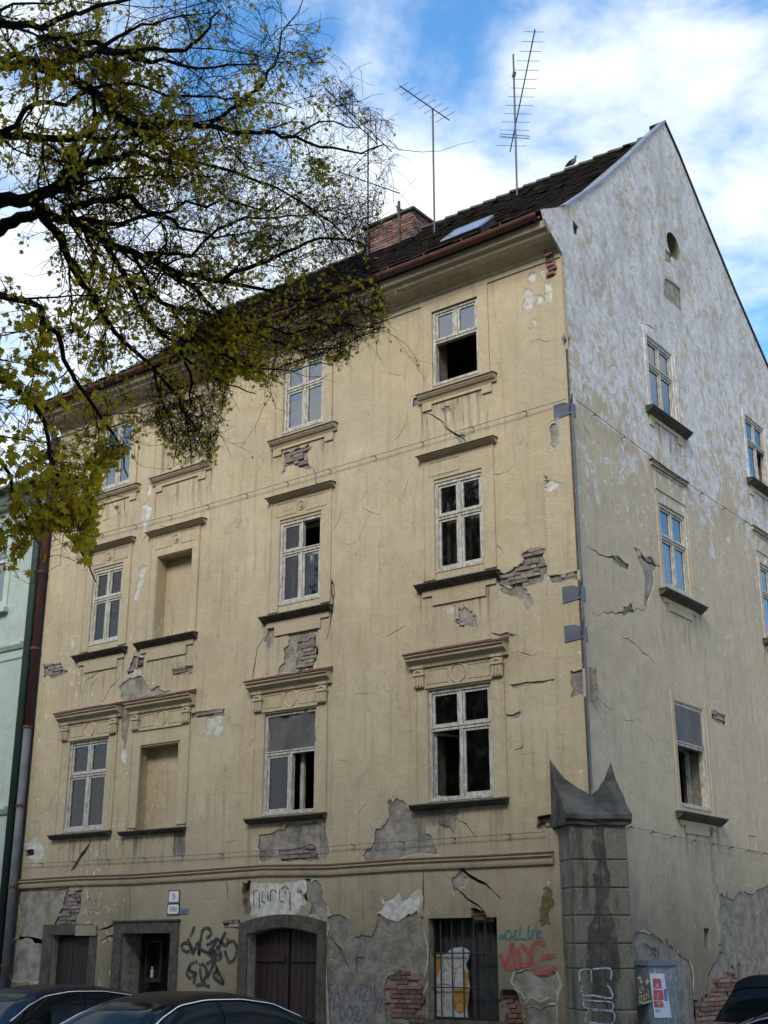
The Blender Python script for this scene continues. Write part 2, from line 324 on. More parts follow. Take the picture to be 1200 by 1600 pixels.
def worn(mat, a, b, lo, sc=16):
    t = mat.node_tree; p = t.nodes['Principled BSDF']; g = t.nodes.new('ShaderNodeNewGeometry'); n = t.nodes.new('ShaderNodeTexNoise'); n.inputs['Scale'].default_value = sc; n.inputs['Detail'].default_value = 7; n.inputs['Roughness'].default_value = .7
    m = t.nodes.new('ShaderNodeMapRange'); m.inputs[1].default_value = a; m.inputs[2].default_value = b; m.inputs[3].default_value = lo; m.inputs[4].default_value = 1
    t.links.new(g.outputs['Position'], n.inputs[0]); t.links.new(n.outputs[0], m.inputs[0]); t.links.new(m.outputs[0], p.inputs['Alpha'])
for k in ('g_black', 'g_teal', 'g_red', 'g_blue', 'g_white', 'g_orange'): worn(M[k], .36, .56, .15)
for k in ('stain', 'olive', 'scrape'): worn(M[k], .38, .62, .1, 6)
# ------------------------------------------------------------ ground
g = MB().box(-300, 300, -300, 300, -.5, -.02); g.build('ground', M['earth'], kind='structure')
g = MB().add([(-60, -17.5, -.012), (60, -17.5, -.012), (60, -2.6, -.012), (-60, -2.6, -.012)], [(0, 1, 2, 3)]).build('road', M['asphalt'], kind='structure')
g = MB().add([(2.6, -2.6, -.012), (12, -2.6, -.012), (12, 60, -.012), (2.6, 60, -.012)], [(0, 1, 2, 3)]).build('side_road', M['asphalt'], kind='structure')
g = MB().box(-60, 2.4, -2.4, .3, -.1, .08); g.box(.3, 2.4, .302, 60, -.1, .08); g.build('pavement', M['paving'], kind='structure')
g = MB().box(-60, 2.6, -2.6, -2.402, -.1, .09); g.box(2.402, 2.6, -2.4, 60, -.1, .09); g.build('kerb', M['kerb'], kind='structure')
g = MB().box(-60, 60, -19.9, -17.502, -.1, .09); g.build('far_pavement', M['paving'], kind='structure')

# ------------------------------------------------------------ the old house
H = empty('apartment_house', (-6.5, 5, 0))
tag(H, 'crumbling cream corner house with cracked plaster and steep tiled roof', 'house')
def pip(x, y, poly):
    c = False; n = len(poly); j = n-1
    for i in range(n):
        xi, yi = poly[i]; xj, yj = poly[j]
        if (yi > y) != (yj > y) and x < (xj-xi)*(y-yi)/(yj-yi)+xi: c = not c
        j = i
    return c
def ragged(pts, amp=.03, lv=2):
    pts = [Vector(p) for p in pts]
    for k in range(lv):
        o = []
        for i, p in enumerate(pts):
            q = pts[(i+1) % len(pts)]; d = q-p; nn = Vector((-d.y, d.x)); ln = d.length
            o.append(p); 
            if ln > .05: o.append((p+q)/2+(nn/ln)*random.gauss(0, 1)*min(amp, ln*.22))
        pts = o; amp *= .6
    return [tuple(p) for p in pts]
def crackpoly(pts, w):
    P = [Vector(pts[0])]
    for a, b in zip(pts, pts[1:]):
        a = Vector(a); b = Vector(b); d = b-a; n = max(1, int(d.length/.13))
        for i in range(1, n+1):
            q = a+d*(i/n)
            if i < n: q += Vector((random.gauss(0, .02), random.gauss(0, .02)))
            P.append(q)
    Lf, Rt = [], []
    for i, p in enumerate(P):
        d = (P[min(i+1, len(P)-1)]-P[max(0, i-1)]).normalized(); nn = Vector((-d.y, d.x))
        t = i/(len(P)-1); ww = w*(.25+.75*math.sin(math.pi*min(max(t, .06), .94)))*random.uniform(.5, 1.3)/2
        Lf.append(tuple(p+nn*ww)); Rt.append(tuple(p-nn*ww))
    return Lf+Rt[::-1]
def sheet(w, outline, holes, o, t, name, mat, kind=None, parent=H, grid=0):
    verts = []; edges = []
    def loop(pl):
        k = len(verts); verts.extend([Vector(p) for p in pl]); n = len(pl); edges.extend([(k+i, k+(i+1) % n) for i in range(n)])
    loop(outline)
    for h in holes: loop(h)
    V, E_, F_, *_ = delaunay_2d_cdt(verts, edges, [], 0, 1e-5)
    bb = [(min(p[0] for p in h), max(p[0] for p in h), min(p[1] for p in h), max(p[1] for p in h)) for h in holes]
    keep = []
    for f in F_:
        cx = sum(V[i].x for i in f)/len(f); cy = sum(V[i].y for i in f)/len(f)
        if not pip(cx, cy, outline): continue
        if any(b[0] <= cx <= b[1] and b[2] <= cy <= b[3] and pip(cx, cy, h) for h, b in zip(holes, bb)): continue
        keep.append(tuple(f))
    cnt = {}
    for f in keep:
        for i in range(len(f)):
            a, b = f[i], f[(i+1) % len(f)]; cnt.setdefault((min(a, b), max(a, b)), []).append((a, b))
    mb = MB(); n = len(V)
    vs = [w.P(p.x, p.y, o) for p in V]; fs = list(keep)
    if t:
        vs += [w.P(p.x, p.y, o-t) for p in V]
        for k, l_ in cnt.items():
            if len(l_) == 1: a, b = l_[0]; fs.append((b, a, a+n, b+n))
    used = sorted({i for f in fs for i in f}); mp_ = {i: j for j, i in enumerate(used)}
    mb.add([vs[i] for i in used], [tuple(mp_[i] for i in f) for f in fs])
    return mb.build(name, mat, parent, kind, fix=False)
F_ = lambda *p: [FW.px(a, b) for a, b in p]
G_ = lambda *p: [GW.px(a, b) for a, b in p]
def zf(ox, oy, sc, w=FW, o=0.0): return lambda *p: [w.px(ox+a/sc, oy+b/sc, o) for a, b in p]
z3 = zf(0, 560, 3); z4 = zf(350, 500, 3.4286); z5 = zf(600, 420, 3.3333); z6 = zf(0, 950, 3.158); z7 = zf(350, 900, 3.556); z8 = zf(600, 850, 3.2)
y5 = zf(0, 1330, 4); y6 = zf(250, 1330, 4); y7 = zf(480, 1330, 3)
g2 = zf(850, 600, 3.2, GW); g3 = zf(820, 1050, 3.158, GW); g4 = zf(840, 1300, 3.333, GW); g1 = zf(850, 150, 3.2, GW)
# patches: (kind, polygon)
PF = []
def pt(kind, poly, amp=.03): PF.append((kind, ragged(poly, amp)))
pt('white', F_((818, 452), (828, 455), (834, 470), (828, 488), (818, 482)), .05); pt('white', F_((838, 462), (850, 468), (846, 482), (836, 478)), .04)
pt('white', F_((850, 443), (862, 452), (860, 472), (850, 462)), .04); pt('white', F_((825, 433), (835, 428), (840, 436), (829, 441)), .03); pt('white', F_((845, 424), (850, 420), (852, 430), (846, 432)), .02)
pt('white', F_((832, 500), (838, 498), (838, 508), (834, 510)), .02); pt('white', F_((826, 512), (831, 511), (830, 517)), .02)
pt('brick', F_((646, 622), (662, 618), (664, 631), (655, 637), (645, 636)), .02)
pt('cement', F_((690, 638), (703, 633), (704, 639), (698, 645), (692, 644))); pt('cement', F_((713, 682), (722, 678), (727, 684), (722, 690), (715, 688)))
pt('brick', F_((712, 716), (735, 706), (755, 703), (756, 718), (735, 726), (712, 728)), .02)
pt('cement', F_((858, 668), (866, 661), (872, 664), (873, 688), (864, 700), (861, 685))); pt('white', F_((852, 757), (862, 752), (876, 756), (866, 763), (852, 766))); pt('cement', F_((850, 742), (855, 745), (856, 752), (850, 752)))
pt('brickg', F_((818, 863), (853, 858), (855, 895), (845, 910), (805, 914), (777, 911), (777, 893), (800, 890), (816, 880)), .03)
pt('brickg', F_((857, 900), (902, 892), (903, 905), (862, 911)), .02); pt('cement', F_((780, 914), (815, 916), (822, 927), (834, 945), (820, 948), (802, 932), (783, 925)), .04)
pt('cement', z8((375, 320), (420, 325), (440, 360), (460, 365), (475, 425), (430, 415), (400, 380), (365, 395), (355, 385), (375, 375)))
pt('brickg', z8((355, 385), (395, 385), (400, 425), (375, 420)), .02); pt('white', z8((305, 322), (345, 315), (342, 340), (325, 345)))
pt('cement', z8((540, 445), (620, 440), (662, 450), (640, 465), (560, 462)), .02)
pt('hole', z8((930, 632), (1018, 618), (1030, 655), (1030, 765), (932, 768)), .03)
pt('cement', z8((632, 705), (735, 690), (850, 676), (850, 684), (740, 700), (690, 712), (640, 714)), .015)
pt('cement', z8((612, 850), (680, 838), (682, 856), (615, 862)), .015)
pt('hole', z8((765, 1363), (852, 1357), (855, 1430), (766, 1430)), .03)
big = z8((-40, 1420), (5, 1400), (20, 1330), (45, 1290), (95, 1280), (110, 1310), (145, 1330), (370, 1325), (365, 1375), (300, 1400), (330, 1440), (270, 1400), (235, 1415), (205, 1450), (250, 1500), (270, 1550), (100, 1560), (-90, 1585), (-90, 1530))
pt('cement', big, .05)
b3 = z7((235, 320), (290, 295), (345, 285), (385, 300), (410, 250), (450, 222), (520, 210), (520, 290), (500, 345), (512, 430), (492, 520), (400, 535), (300, 553), (335, 480), (333, 400), (365, 350), (345, 325), (268, 345), (262, 400), (237, 395))
pt('cement', b3, .04); pt('brickg', z7((415, 345), (500, 340), (512, 430), (490, 518), (400, 515), (398, 420)), .03)
pt('brickg', z4((320, 712), (400, 682), (458, 655), (468, 690), (440, 722), (478, 795), (440, 800), (370, 778), (335, 770)), .03); pt('cement', z4((318, 770), (345, 780), (330, 810), (302, 828)), .02)
pt('white', z6((685, 195), (705, 200), (708, 245), (682, 245)), .02); pt('brick', z6((680, 246), (708, 246), (706, 295), (676, 295)), .01); pt('white', z6((664, 298), (690, 298), (690, 332), (665, 332)), .02); pt('brickg', z6((660, 236), (676, 246), (670, 300), (632, 330), (640, 290)), .02)
pt('cement', z6((640, 345), (700, 340), (725, 380), (740, 403), (790, 403), (842, 410), (770, 427), (730, 452), (612, 470), (590, 400), (602, 372)), .04)
pt('cement', z6((605, 480), (640, 480), (640, 560), (615, 690), (598, 640), (600, 560)), .03); pt('white', z6((600, 692), (618, 700), (626, 770), (606, 760)), .03)
pt('brickg', z6((215, 280), (300, 270), (308, 300), (335, 315), (260, 345), (212, 345)), .03)
pt('brickg', z6((850, 300), (950, 285), (950, 325), (855, 332)), .02); pt('brickg', z6((940, 522), (1108, 500), (1106, 530), (1000, 540), (942, 545)), .015); pt('white', z6((1025, 545), (1098, 535), (1100, 590), (1088, 650), (1062, 640), (1060, 590), (1020, 620)), .05)
pt('white', z6((120, 1160), (180, 1130), (220, 1190), (205, 1240), (150, 1230)), .05); pt('hole', z6((120, 1190), (165, 1190), (170, 1215), (122, 1225)), .02)
pt('cement', z6((860, 1090), (915, 1085), (915, 1222), (857, 1225)), .015)
pt('white', z3((690, 585), (708, 600), (702, 640), (688, 630)), .05); pt('white', z3((668, 690), (698, 688), (690, 780), (696, 830), (662, 858), (670, 800)), .05); pt('cement', z3((395, 800), (420, 788), (440, 815), (412, 860), (395, 850)), .03)
pt('white', z3((660, 985), (680, 980), (670, 1050), (668, 1110), (630, 1130), (640, 1070)), .05)
pt('cement', z7((195, 1440), (330, 1412), (450, 1375), (560, 1402), (578, 1500), (560, 1575), (210, 1592), (185, 1510)), .05); pt('brickg', z7((300, 1522), (420, 1512), (500, 1495), (528, 1570), (315, 1582)), .03)
pt('cement', y5((120, 235), (415, 228), (390, 300), (280, 420), (300, 480), (330, 485), (275, 560), (200, 550), (120, 555)), .04)
pt('brickg', y5((420, 225), (458, 250), (508, 240), (498, 380), (480, 468), (335, 468), (370, 380), (400, 300)), .03)
pt('hole', y6((512, 190), (568, 182), (568, 350), (558, 400), (530, 395), (515, 300)), .04); pt('brickg', y6((400, 440), (500, 430), (500, 500), (400, 482)), .03)
pt('white', y6((580, 200), (900, 178), (912, 260), (905, 330), (800, 400), (640, 420), (575, 440), (570, 330)), .05); pt('cement', y6((912, 182), (980, 180), (1040, 330), (1040, 402), (930, 395), (915, 300)), .04)
rough = y7((92, 312), (200, 322), (240, 400), (300, 400), (330, 300), (400, 282), (515, 290), (545, 300), (545, 600), (560, 620), (556, 800), (545, 1200), (95, 1200), (88, 500))
pt('render', rough, .06); pt('brick', y7((372, 590), (430, 556), (500, 590), (546, 640), (552, 740), (545, 900), (372, 900)), .04)
pt('white', y7((340, 190), (400, 222), (428, 192), (512, 180), (518, 275), (330, 285)), .06)
pt('cement', y7((680, 122), (722, 86), (760, 122), (720, 170), (692, 200)), .03); pt('hole', y7((765, 268), (828, 280), (846, 314), (765, 314)), .02)
pt('cement', y7((975, 565), (1060, 555), (1160, 560), (1165, 700), (1020, 708), (985, 655)), .05); pt('hole', y7((905, 652), (980, 655), (1000, 712), (1020, 830), (925, 830), (897, 700)), .03)
pt('render', y7((1025, 735), (1165, 720), (1165, 1100), (900, 1100), (925, 850), (1025, 840)), .05)
pt('cement', y5((80, 560), (275, 565), (262, 800), (75, 805)), .05)
CR = [(z7((235, 330), (185, 400), (170, 500), (160, 582)), .03), (z7((160, 640), (185, 700), (178, 820), (170, 900)), .045),
      (z7((590, -5), (606, 150), (590, 260), (574, 350)), .045), (z4((585, 1570), (585, 1420), (566, 1350), (572, 1240)), .04), (z4((478, 800), (490, 870), (522, 890), (535, 960), (548, 990), (528, 1012)), .04),
      (z6((450, 1150), (420, 1200), (350, 1297)), .09), (z6((500, 430), (495, 470), (590, 340)), .02), (z6((530, 300), (430, 350), (400, 440)), .015),
      (z8((370, 1380), (410, 1400), (450, 1455)), .02), (z8((400, 640), (480, 610)), .02), (z8((650, 1030), (690, 1020), (700, 990)), .02), (z8((660, 535), (740, 560), (780, 535)), .012),
      (z8((270, 1400), (350, 1445)), .03), (y7((640, 35), (720, 80), (800, 140), (905, 222)), .05), (y7((692, 172), (750, 225), (800, 255), (835, 290)), .05), (y7((545, 90), (545, 280)), .025), (y7((640, 100), (680, 140)), .02),
      (y5((420, 180), (415, 240)), .04), (y5((620, 490), (700, 465), (722, 440)), .05), (y5((625, 565), (680, 530), (750, 520)), .05), (y5((500, 180), (515, 240), (490, 300)), .04), (y5((812, 225), (810, 430)), .02), (y5((600, 320), (570, 290), (520, 340)), .015),
      (z5((160, 700), (240, 755), (310, 800), (350, 850)), .02), (z5((300, 800), (345, 845), (400, 875), (420, 950)), .035), (y6((415, 190), (420, 300)), .03), (y7((105, 400), (150, 460), (195, 550)), .04), (y7((225, 580), (230, 500), (270, 500)), .03),
      (z4((1045, 1230), (1100, 1290)), .01), (z8((600, 50), (580, 20), (560, 0)), .015), (z7((1010, 275), (900, 340)), .012), (z7((740, 1330), (785, 1265)), .03), (y7((0, 60), (40, 130)), .05), (z6((375, 330), (385, 400)), .03)]
def under(L_, lim=0):
    for k, p in list(L_):
        if k in ('cement', 'brickg', 'brick', 'render', 'white'):
            cu = sum(a for a, b in p)/len(p); cv = sum(b for a, b in p)/len(p); R_ = max(math.hypot(a-cu, b-cv) for a, b in p); f = 1+random.uniform(.03, .06)/max(R_, .05)
            q = [(cu+(a-cu)*f*random.uniform(.97, 1.04)+.0, cv+(b-cv)*f*random.uniform(.97, 1.04)) for a, b in p]; L_.append(('under', q))
under(PF)
for i in range(46):
    u, v = random.uniform(-12.8, -.3), random.uniform(3.5, 12.3); th = random.choice([-1.2, -.9, -2.0, -2.3])+random.gauss(0, .4); P = [(u, v)]
    for k in range(random.randint(2, 6)): th += random.gauss(0, .6); P.append((P[-1][0]+.16*math.cos(th), P[-1][1]+.16*math.sin(th)))
    CR.append((P, random.uniform(.006, .012)))
OPN = {}   # openings on the front: name -> (u0,u1,v0,v1)
XA = {4: (-2.705, -1.727), 3: (-6.24, -5.225), 1: (-11.52, -10.59)}; XC = {4: (-2.885, -1.664), 3: (-6.477, -5.264), 1: (-11.84, -10.66)}
for c, (a, b) in XA.items(): OPN['A%d' % c] = (a, b, 11.2, 12.66); OPN['B%d' % c] = (a, b, 7.78, 9.37)
for c, (a, b) in XC.items(): OPN['C%d' % c] = (a, b, 4.03, 5.80)
OPN['NB'] = (-9.57, -8.56, 7.64, 9.33); OPN['NC'] = (-9.80, -8.67, 3.95, 5.53); OPN['NA'] = (-9.62, -8.45, 11.2, 12.66)
def rect(u0, u1, v0, v1): return [(u0, v0), (u1, v0), (u1, v1), (u0, v1)]
d1 = F_((83, 1461), (141, 1461)); D1 = (d1[0][0], d1[1][0], 0.0, d1[0][1])
d2 = F_((192, 1460), (268, 1456)); D2 = (d2[0][0], d2[1][0], 0.0, 2.10)
ga = F_((388, 1460), (415, 1453), (440, 1449), (470, 1453), (497, 1460)); GA = [(ga[0][0], 0.0)]+ga+[(ga[-1][0], 0.0)]
bw = F_((669, 1435), (776, 1434)); BW = (bw[0][0], bw[1][0], .82, bw[0][1])
open_polys = [rect(*o) for o in OPN.values()]+[rect(*D1), rect(*D2), GA, rect(*BW)]
outline = [(-13.06, 0), (-13.06, 12.95), (0, 12.95), (0, 0)]
crk = [crackpoly(p, w) for p, w in CR]
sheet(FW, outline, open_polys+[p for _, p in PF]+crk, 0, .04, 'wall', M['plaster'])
deep = [p for k, p in PF if k == 'hole']
sheet(FW, [(-13.05, 0), (-13.05, 13.3), (-.03, 13.3), (-.03, 0)], open_polys+deep+crk, -.04, .42, 'masonry', M['rubble'])
backd = {'under': -.0055, 'white': -.008, 'cement': -.024, 'render': -.02}
def fill(w, lst):
    for k, p in lst:
        if k in backd:
            c = (sum(a for a, b in p)/len(p), sum(b for a, b in p)/len(p))
            e_ = 1.0 if k == 'under' else 1.03; q = [(c[0]+(a-c[0])*e_, c[1]+(b-c[1])*e_) for a, b in p]
            hs = [pp for kk, pp in lst if (kk in ('brick', 'brickg', 'hole') or k == 'under' and kk != 'under' or k == 'white' and kk == 'cement') and pp is not p]
            sheet(w, q, hs+(open_polys+crk if w is FW else gopen+gcr), backd[k], 0, {'under': 'undercoat', 'white': 'whitewash_patch', 'cement': 'cement_patch', 'render': 'rough_render'}[k], M[{'under': 'undercoat', 'white': 'whitewash', 'cement': 'cement', 'render': 'render'}[k]])
fill(FW, PF)
# bricks laid in the open patches
bmesh_ = {}
def brickmesh(key, mat):
    if key not in bmesh_:
        me = bpy.data.meshes.new('brick'); bm = bmesh.new(); bmesh.ops.create_cube(bm, size=1)
        bmesh.ops.bevel(bm, geom=[e for e in bm.edges], offset=.06, segments=1, affect='EDGES'); bm.to_mesh(me); bm.free(); me.materials.append(mat); bmesh_[key] = me
    return bmesh_[key]
nb = [0]
def brick(w, u, v, o, lu, lv, lo, mat, parent, rz=0, par_w=None):
    ob = bpy.data.objects.new('brick', brickmesh(mat.name, mat)); COL.objects.link(ob); p = w.P(u, v, o)
    ob.location = p-WO[parent.name]; ob.parent = parent; ob.scale = (lu, lo, lv) if w.k == 'f' else (lo, lu, lv); ob.rotation_euler = (0, rz, 0) if w.k == 'f' else (rz, 0, 0); nb[0] += 1
def lay(w, poly, mat, depth=-.03, L_=.26, H_=.068, keep=.93):
    u0 = min(p[0] for p in poly); u1 = max(p[0] for p in poly); v0 = min(p[1] for p in poly); v1 = max(p[1] for p in poly)
    v0 = max(v0, .62); r = 0; v = v0+H_*.4
    while v < v1:
        u = u0-(L_/2 if r % 2 else 0)+random.uniform(-.03, .03)
        while u < u1:
            ln = L_*(1 if random.random() > .3 else .5)*random.uniform(.86, 1.05)
            if pip(u+ln/2, v, poly) and (pip(u+ln*.12, v, poly) and pip(u+ln*.88, v, poly) or random.random() < .3) and random.random() < keep:
                brick(w, u+ln/2, v, depth+random.uniform(-.012, .008), ln-.014, H_-.012*random.uniform(.7, 1.5), .05, mat, H, random.gauss(0, .015))
            u += ln
        v += H_; r += 1
for k, p in PF:
    if k == 'brick': lay(FW, p, M['brick'])
    if k == 'brickg': lay(FW, p, M['brickgrey'])
    if k == 'hole': lay(FW, p, M['brickgrey'] if p[0][1] > 3 else M['brick'], -.11, keep=.7); MB().prism(FW, [(min(a for a, b in p)-.03, min(b for a, b in p)-.03), (max(a for a, b in p)+.03, min(b for a, b in p)-.03), (max(a for a, b in p)+.03, max(b for a, b in p)+.03), (min(a for a, b in p)-.03, max(b for a, b in p)+.03)], -.16, -.13).build('rubble', M['rubble'], H)

# gable wall
gout = [(-0.0, 0), (11.3, 0), (11.3, 12.8)]+[(9.47, 14.38), (7.9, 15.6), (6.45, 16.85), (5.37, 17.84), (4.75, 18.3), (3.79, 17.36), (2.66, 16.2), (1.9, 15.45), (1.1, 14.72), (.5, 14.2), (.1, 13.86), (-.35, 13.6), (-.62, 13.45), (-.55, 13.3), (-.45, 13.2), (-.38, 13.12), (-.25, 13.05), (-.13, 12.98), (0, 12.88)]
GO = {'A1': (3.054, 4.124, 11.2, 12.61), 'B1': (3.054, 4.124, 7.78, 9.31), 'C1': (3.054, 4.20, 4.04, 5.77), 'A2': (7.675, 8.745, 11.2, 12.61), 'B2': (7.675, 8.745, 7.78, 9.31), 'C2': (7.675, 8.745, 4.04, 5.77)}
PG = []
def gt(kind, poly, amp=.03): PG.append((kind, ragged(poly, amp)))
rc = GW.px(1052, 385); circ = [(rc[0]+.30*math.cos(t), rc[1]+.30*math.sin(t)) for t in [2*math.pi*i/28 for i in range(28)]]
sm = g1((142, 618), (172, 655), (175, 700), (150, 690)); slot = g4((867, 500), (895, 503), (899, 605), (870, 600))
gopen = [rect(*o) for o in GO.values()]+[circ, sm, slot]
gt('cement', g2((455, 825), (500, 870), (560, 905), (548, 1000), (520, 1110), (500, 1105), (505, 960), (470, 880)), .04); gt('cement', g2((400, 1115), (438, 1100), (450, 1145), (398, 1160)), .02)
gt('brickg', g3((922, 192), (990, 215), (988, 262), (925, 234)), .015); gt('cement', g2((340, 870), (365, 860), (420, 900), (415, 925), (370, 905)), .02); gt('brickg', g1((100, 1195), (130, 1215), (125, 1255), (100, 1240)), .02)
gt('cement', g1((607, 910), (680, 965), (688, 1078), (665, 1055), (600, 1000)), .01); gt('cement', g1((610, 770), (640, 800), (640, 840), (610, 825)), .02)
gt('render', g4((925, 300), (960, 320), (1010, 352), (1060, 305), (1085, 312), (1200, 275), (1340, 300), (1400, 1500), (820, 1500), (820, 1100), (840, 900), (870, 865), (905, 740), (940, 650), (975, 570), (940, 480)), .08)
gt('brick', g4((815, 870), (905, 840), (965, 760), (1020, 690), (1060, 690), (1050, 800), (1060, 1100), (815, 1100)), .06)
gt('render', g4((462, 545), (560, 520), (640, 560), (700, 590), (745, 640), (800, 700), (815, 880), (815, 1400), (455, 1400), (455, 700)), .08)
gt('white', g2((60, 185), (75, 178), (72, 200), (62, 210)), .03)
under(PG)
gcr = [crackpoly(p, w) for p, w in [(g2((215, 812), (300, 860), (370, 882), (420, 922)), .03), (g2((450, 820), (500, 870), (578, 912)), .05), (g2((240, 1140), (360, 1150), (450, 1135), (520, 1120)), .025), (g2((380, 1250), (440, 1290), (560, 1400)), .02),
       (g3((345, 110), (380, 150), (430, 190)), .02), (g3((470, 220), (520, 240), (580, 245)), .012), (g3((595, 300), (640, 360)), .015), (g4((975, 560), (960, 620), (905, 720), (868, 870)), .05), (g2((185, 150), (200, 210), (230, 260)), .03), (g2((210, 330), (245, 370)), .03), (g1((480, 1130), (560, 1170)), .02)]]
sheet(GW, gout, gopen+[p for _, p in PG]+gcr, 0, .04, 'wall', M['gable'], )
sheet(GW, [(.03, 0), (11.2, 0), (11.2, 12.7), (9.4, 14.3), (5.3, 17.7), (4.75, 18.15), (3.8, 17.2), (1.1, 14.6), (.1, 13.7), (.03, 12.9)], gopen+gcr, -.04, .42, 'masonry', M['rubble'])
fill(GW, PG)
for k, p in PG:
    if k == 'brick': lay(GW, [(a, max(b, .55)) for a, b in p], M['brick'], -.028)
    if k == 'brickg': lay(GW, p, M['brickgrey'])
# rear and left shell, floors, inner wall
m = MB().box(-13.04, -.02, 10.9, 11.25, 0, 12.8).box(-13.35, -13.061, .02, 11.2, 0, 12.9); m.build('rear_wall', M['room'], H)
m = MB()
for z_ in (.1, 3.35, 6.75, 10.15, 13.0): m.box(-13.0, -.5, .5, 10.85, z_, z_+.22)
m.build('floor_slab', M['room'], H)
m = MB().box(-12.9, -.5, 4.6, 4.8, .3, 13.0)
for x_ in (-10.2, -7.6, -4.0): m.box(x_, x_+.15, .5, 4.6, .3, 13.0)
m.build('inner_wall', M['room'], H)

# blind niches (bricked-up windows): plastered back panel set deep in the reveal
for k, dpt in (('NB', .26), ('NC', .26), ('NA', .05)):
    u0, u1, v0, v1 = OPN[k]
    m = MB().wb(FW, u0, u1, v0, v1, -dpt-.03, -dpt)
    for a, b, c_, d_ in ((u0-.01, u0+.012, v0, v1), (u1-.012, u1+.01, v0, v1)): m.wb(FW, a, b, c_, d_, -dpt, -.002)
    m.wb(FW, u0, u1, v1-.012, v1+.01, -dpt, -.002); m.build('blind_window', M['plaster'], H, label={'NB': 'bricked-up second floor window niche', 'NC': 'bricked-up first floor window niche with brown run-off', 'NA': 'shallow blind window under the eaves'}[k])

# ---- windows
def waveplane(w, u0, u1, v0, v1, o, amp=.02, k=9, n=24, slant=0):
    m = MB(); vs = []; fs = []
    for j in range(5):
        for i in range(n+1):
            u = u0+(u1-u0)*i/n; v = v0+(v1-v0)*j/4
            vs.append(w.P(u, v, o+amp*math.sin(k*(u+slant*v)*3)+amp*.5*math.sin(k*7.3*u+slant*3*v)))
    for j in range(4):
        for i in range(n): a = j*(n+1)+i; fs.append((a, a+1, a+n+2, a+n+1))
    m.add(vs, fs); return m
def window(w, o, tr=.6, top=(1, 1), bot=(1, 1), glass_='glass', curtain=None, lab=None, cover=None, inner=True, ajar=None):
    u0, u1, v0, v1 = o; f = .055
    m = MB().ring(w, u0, u1, v0, v1, f, -.12, -.018); vt = v0+(v1-v0)*tr; um = (u0+u1)/2
    m.wb(w, u0+f, u1-f, vt-.035, vt+.035, -.11, -.022); m.wb(w, u0+f-.01, u1-f+.01, vt+.012, vt+.034, -.03, -.008)
    if any(bot): m.wb(w, um-.03, um+.03, v0+f, vt-.035, -.11, -.026)
    if any(top) and not cover: m.wb(w, um-.028, um+.028, vt+.035, v1-f, -.11, -.026)
    m.wb(w, u0, u1, v0-.012, v0+.035, -.10, .012)
    W_ = m.build('window', M['paint'], H)
    if lab: W_['label'] = lab
    for (row, va, vb, fl) in ((0, v0+f, vt-.035, bot), (1, vt+.035, v1-f, top)):
        if row == 1 and cover: continue
        for c_, (a, b) in enumerate(((u0+f, um-.03), (um+.03, u1-f))):
            if not fl[c_]: continue
            s_ = .042; a += .003; b -= .003; va_ = va+.003; vb_ = vb-.003
            if fl[c_] == 2:   # sash swung inwards
                q = MB(); ln = b-a; hx = a if c_ == 0 else b; sg = 1 if c_ == 0 else -1; an = R(68)
                def T(t, v, th): return w.P(hx+sg*(t*math.cos(an)-th*math.sin(an)), v, -.09-(t*math.sin(an)+th*math.cos(an)))
                def bx(t0, t1, z0, z1): q.add([T(t, v, th) for t in (t0, t1) for v in (z0, z1) for th in (0, .035)], [(0, 1, 3, 2), (4, 6, 7, 5), (0, 4, 5, 1), (2, 3, 7, 6), (0, 2, 6, 4), (1, 5, 7, 3)])
                bx(0, s_, va_, vb_); bx(ln-s_, ln, va_, vb_); bx(s_, ln-s_, va_, va_+s_); bx(s_, ln-s_, vb_-s_, vb_); q.build('sash', M['paint'], W_, label='sash left open inwards')
                q = MB().add([T(s_, va_+s_, .017), T(ln-s_, va_+s_, .017), T(ln-s_, vb_-s_, .017), T(s_, vb_-s_, .017)], [(0, 1, 2, 3)]).build('pane', M['glass'], W_)
                continue
            MB().ring(w, a, b, va_, vb_, s_, -.085, -.04).build('sash', M['paint'], W_)
            p = MB().add([w.P(a+s_, va_+s_, -.062), w.P(b-s_, va_+s_, -.062), w.P(b-s_, vb_-s_, -.062), w.P(a+s_, vb_-s_, -.062)], [(0, 1, 2, 3)]).build('pane', M[glass_], W_)
    if inner:
        m = MB().ring(w, u0+.03, u1-.03, v0+.03, v1-.03, .06, -.36, -.30); m.wb(w, um-.03, um+.03, v0+.06, vt, -.35, -.31); m.wb(w, u0+.06, u1-.06, vt-.03, vt+.03, -.35, -.31); m.build('inner_frame', M['paint'], W_)
    if curtain:
        for (a, b, c_, d_) in curtain: waveplane(w, u0+(u1-u0)*a, u0+(u1-u0)*b, v0+(v1-v0)*c_, v0+(v1-v0)*d_, -.42).build('curtain', M['curtain'], W_, smooth=True)
    return W_
def streakmat():
    m = MT('run_off_dirt'); tcn = m.n('ShaderNodeTexCoord'); sp = m.n('ShaderNodeSeparateXYZ'); m.l(tcn.outputs['Generated'], sp.inputs[0])
    a = m.ramp(m.noise(2.0, 6, .7, (7, 7, .35)), .47, .68); f = m.ramp(sp.outputs[2], 0, 1, 0, 1); f2 = m.ramp(m.noise(1.3, 3, .5), .3, .6, .3, 1)
    al = m.op('MULTIPLY', m.op('MULTIPLY', a, f), m.op('MULTIPLY', f2, .8)); m.col((.16, .135, .10)); m.rough(.95); m.l(al, m.b.inputs['Alpha']); return m.m
M['streak'] = streakmat()
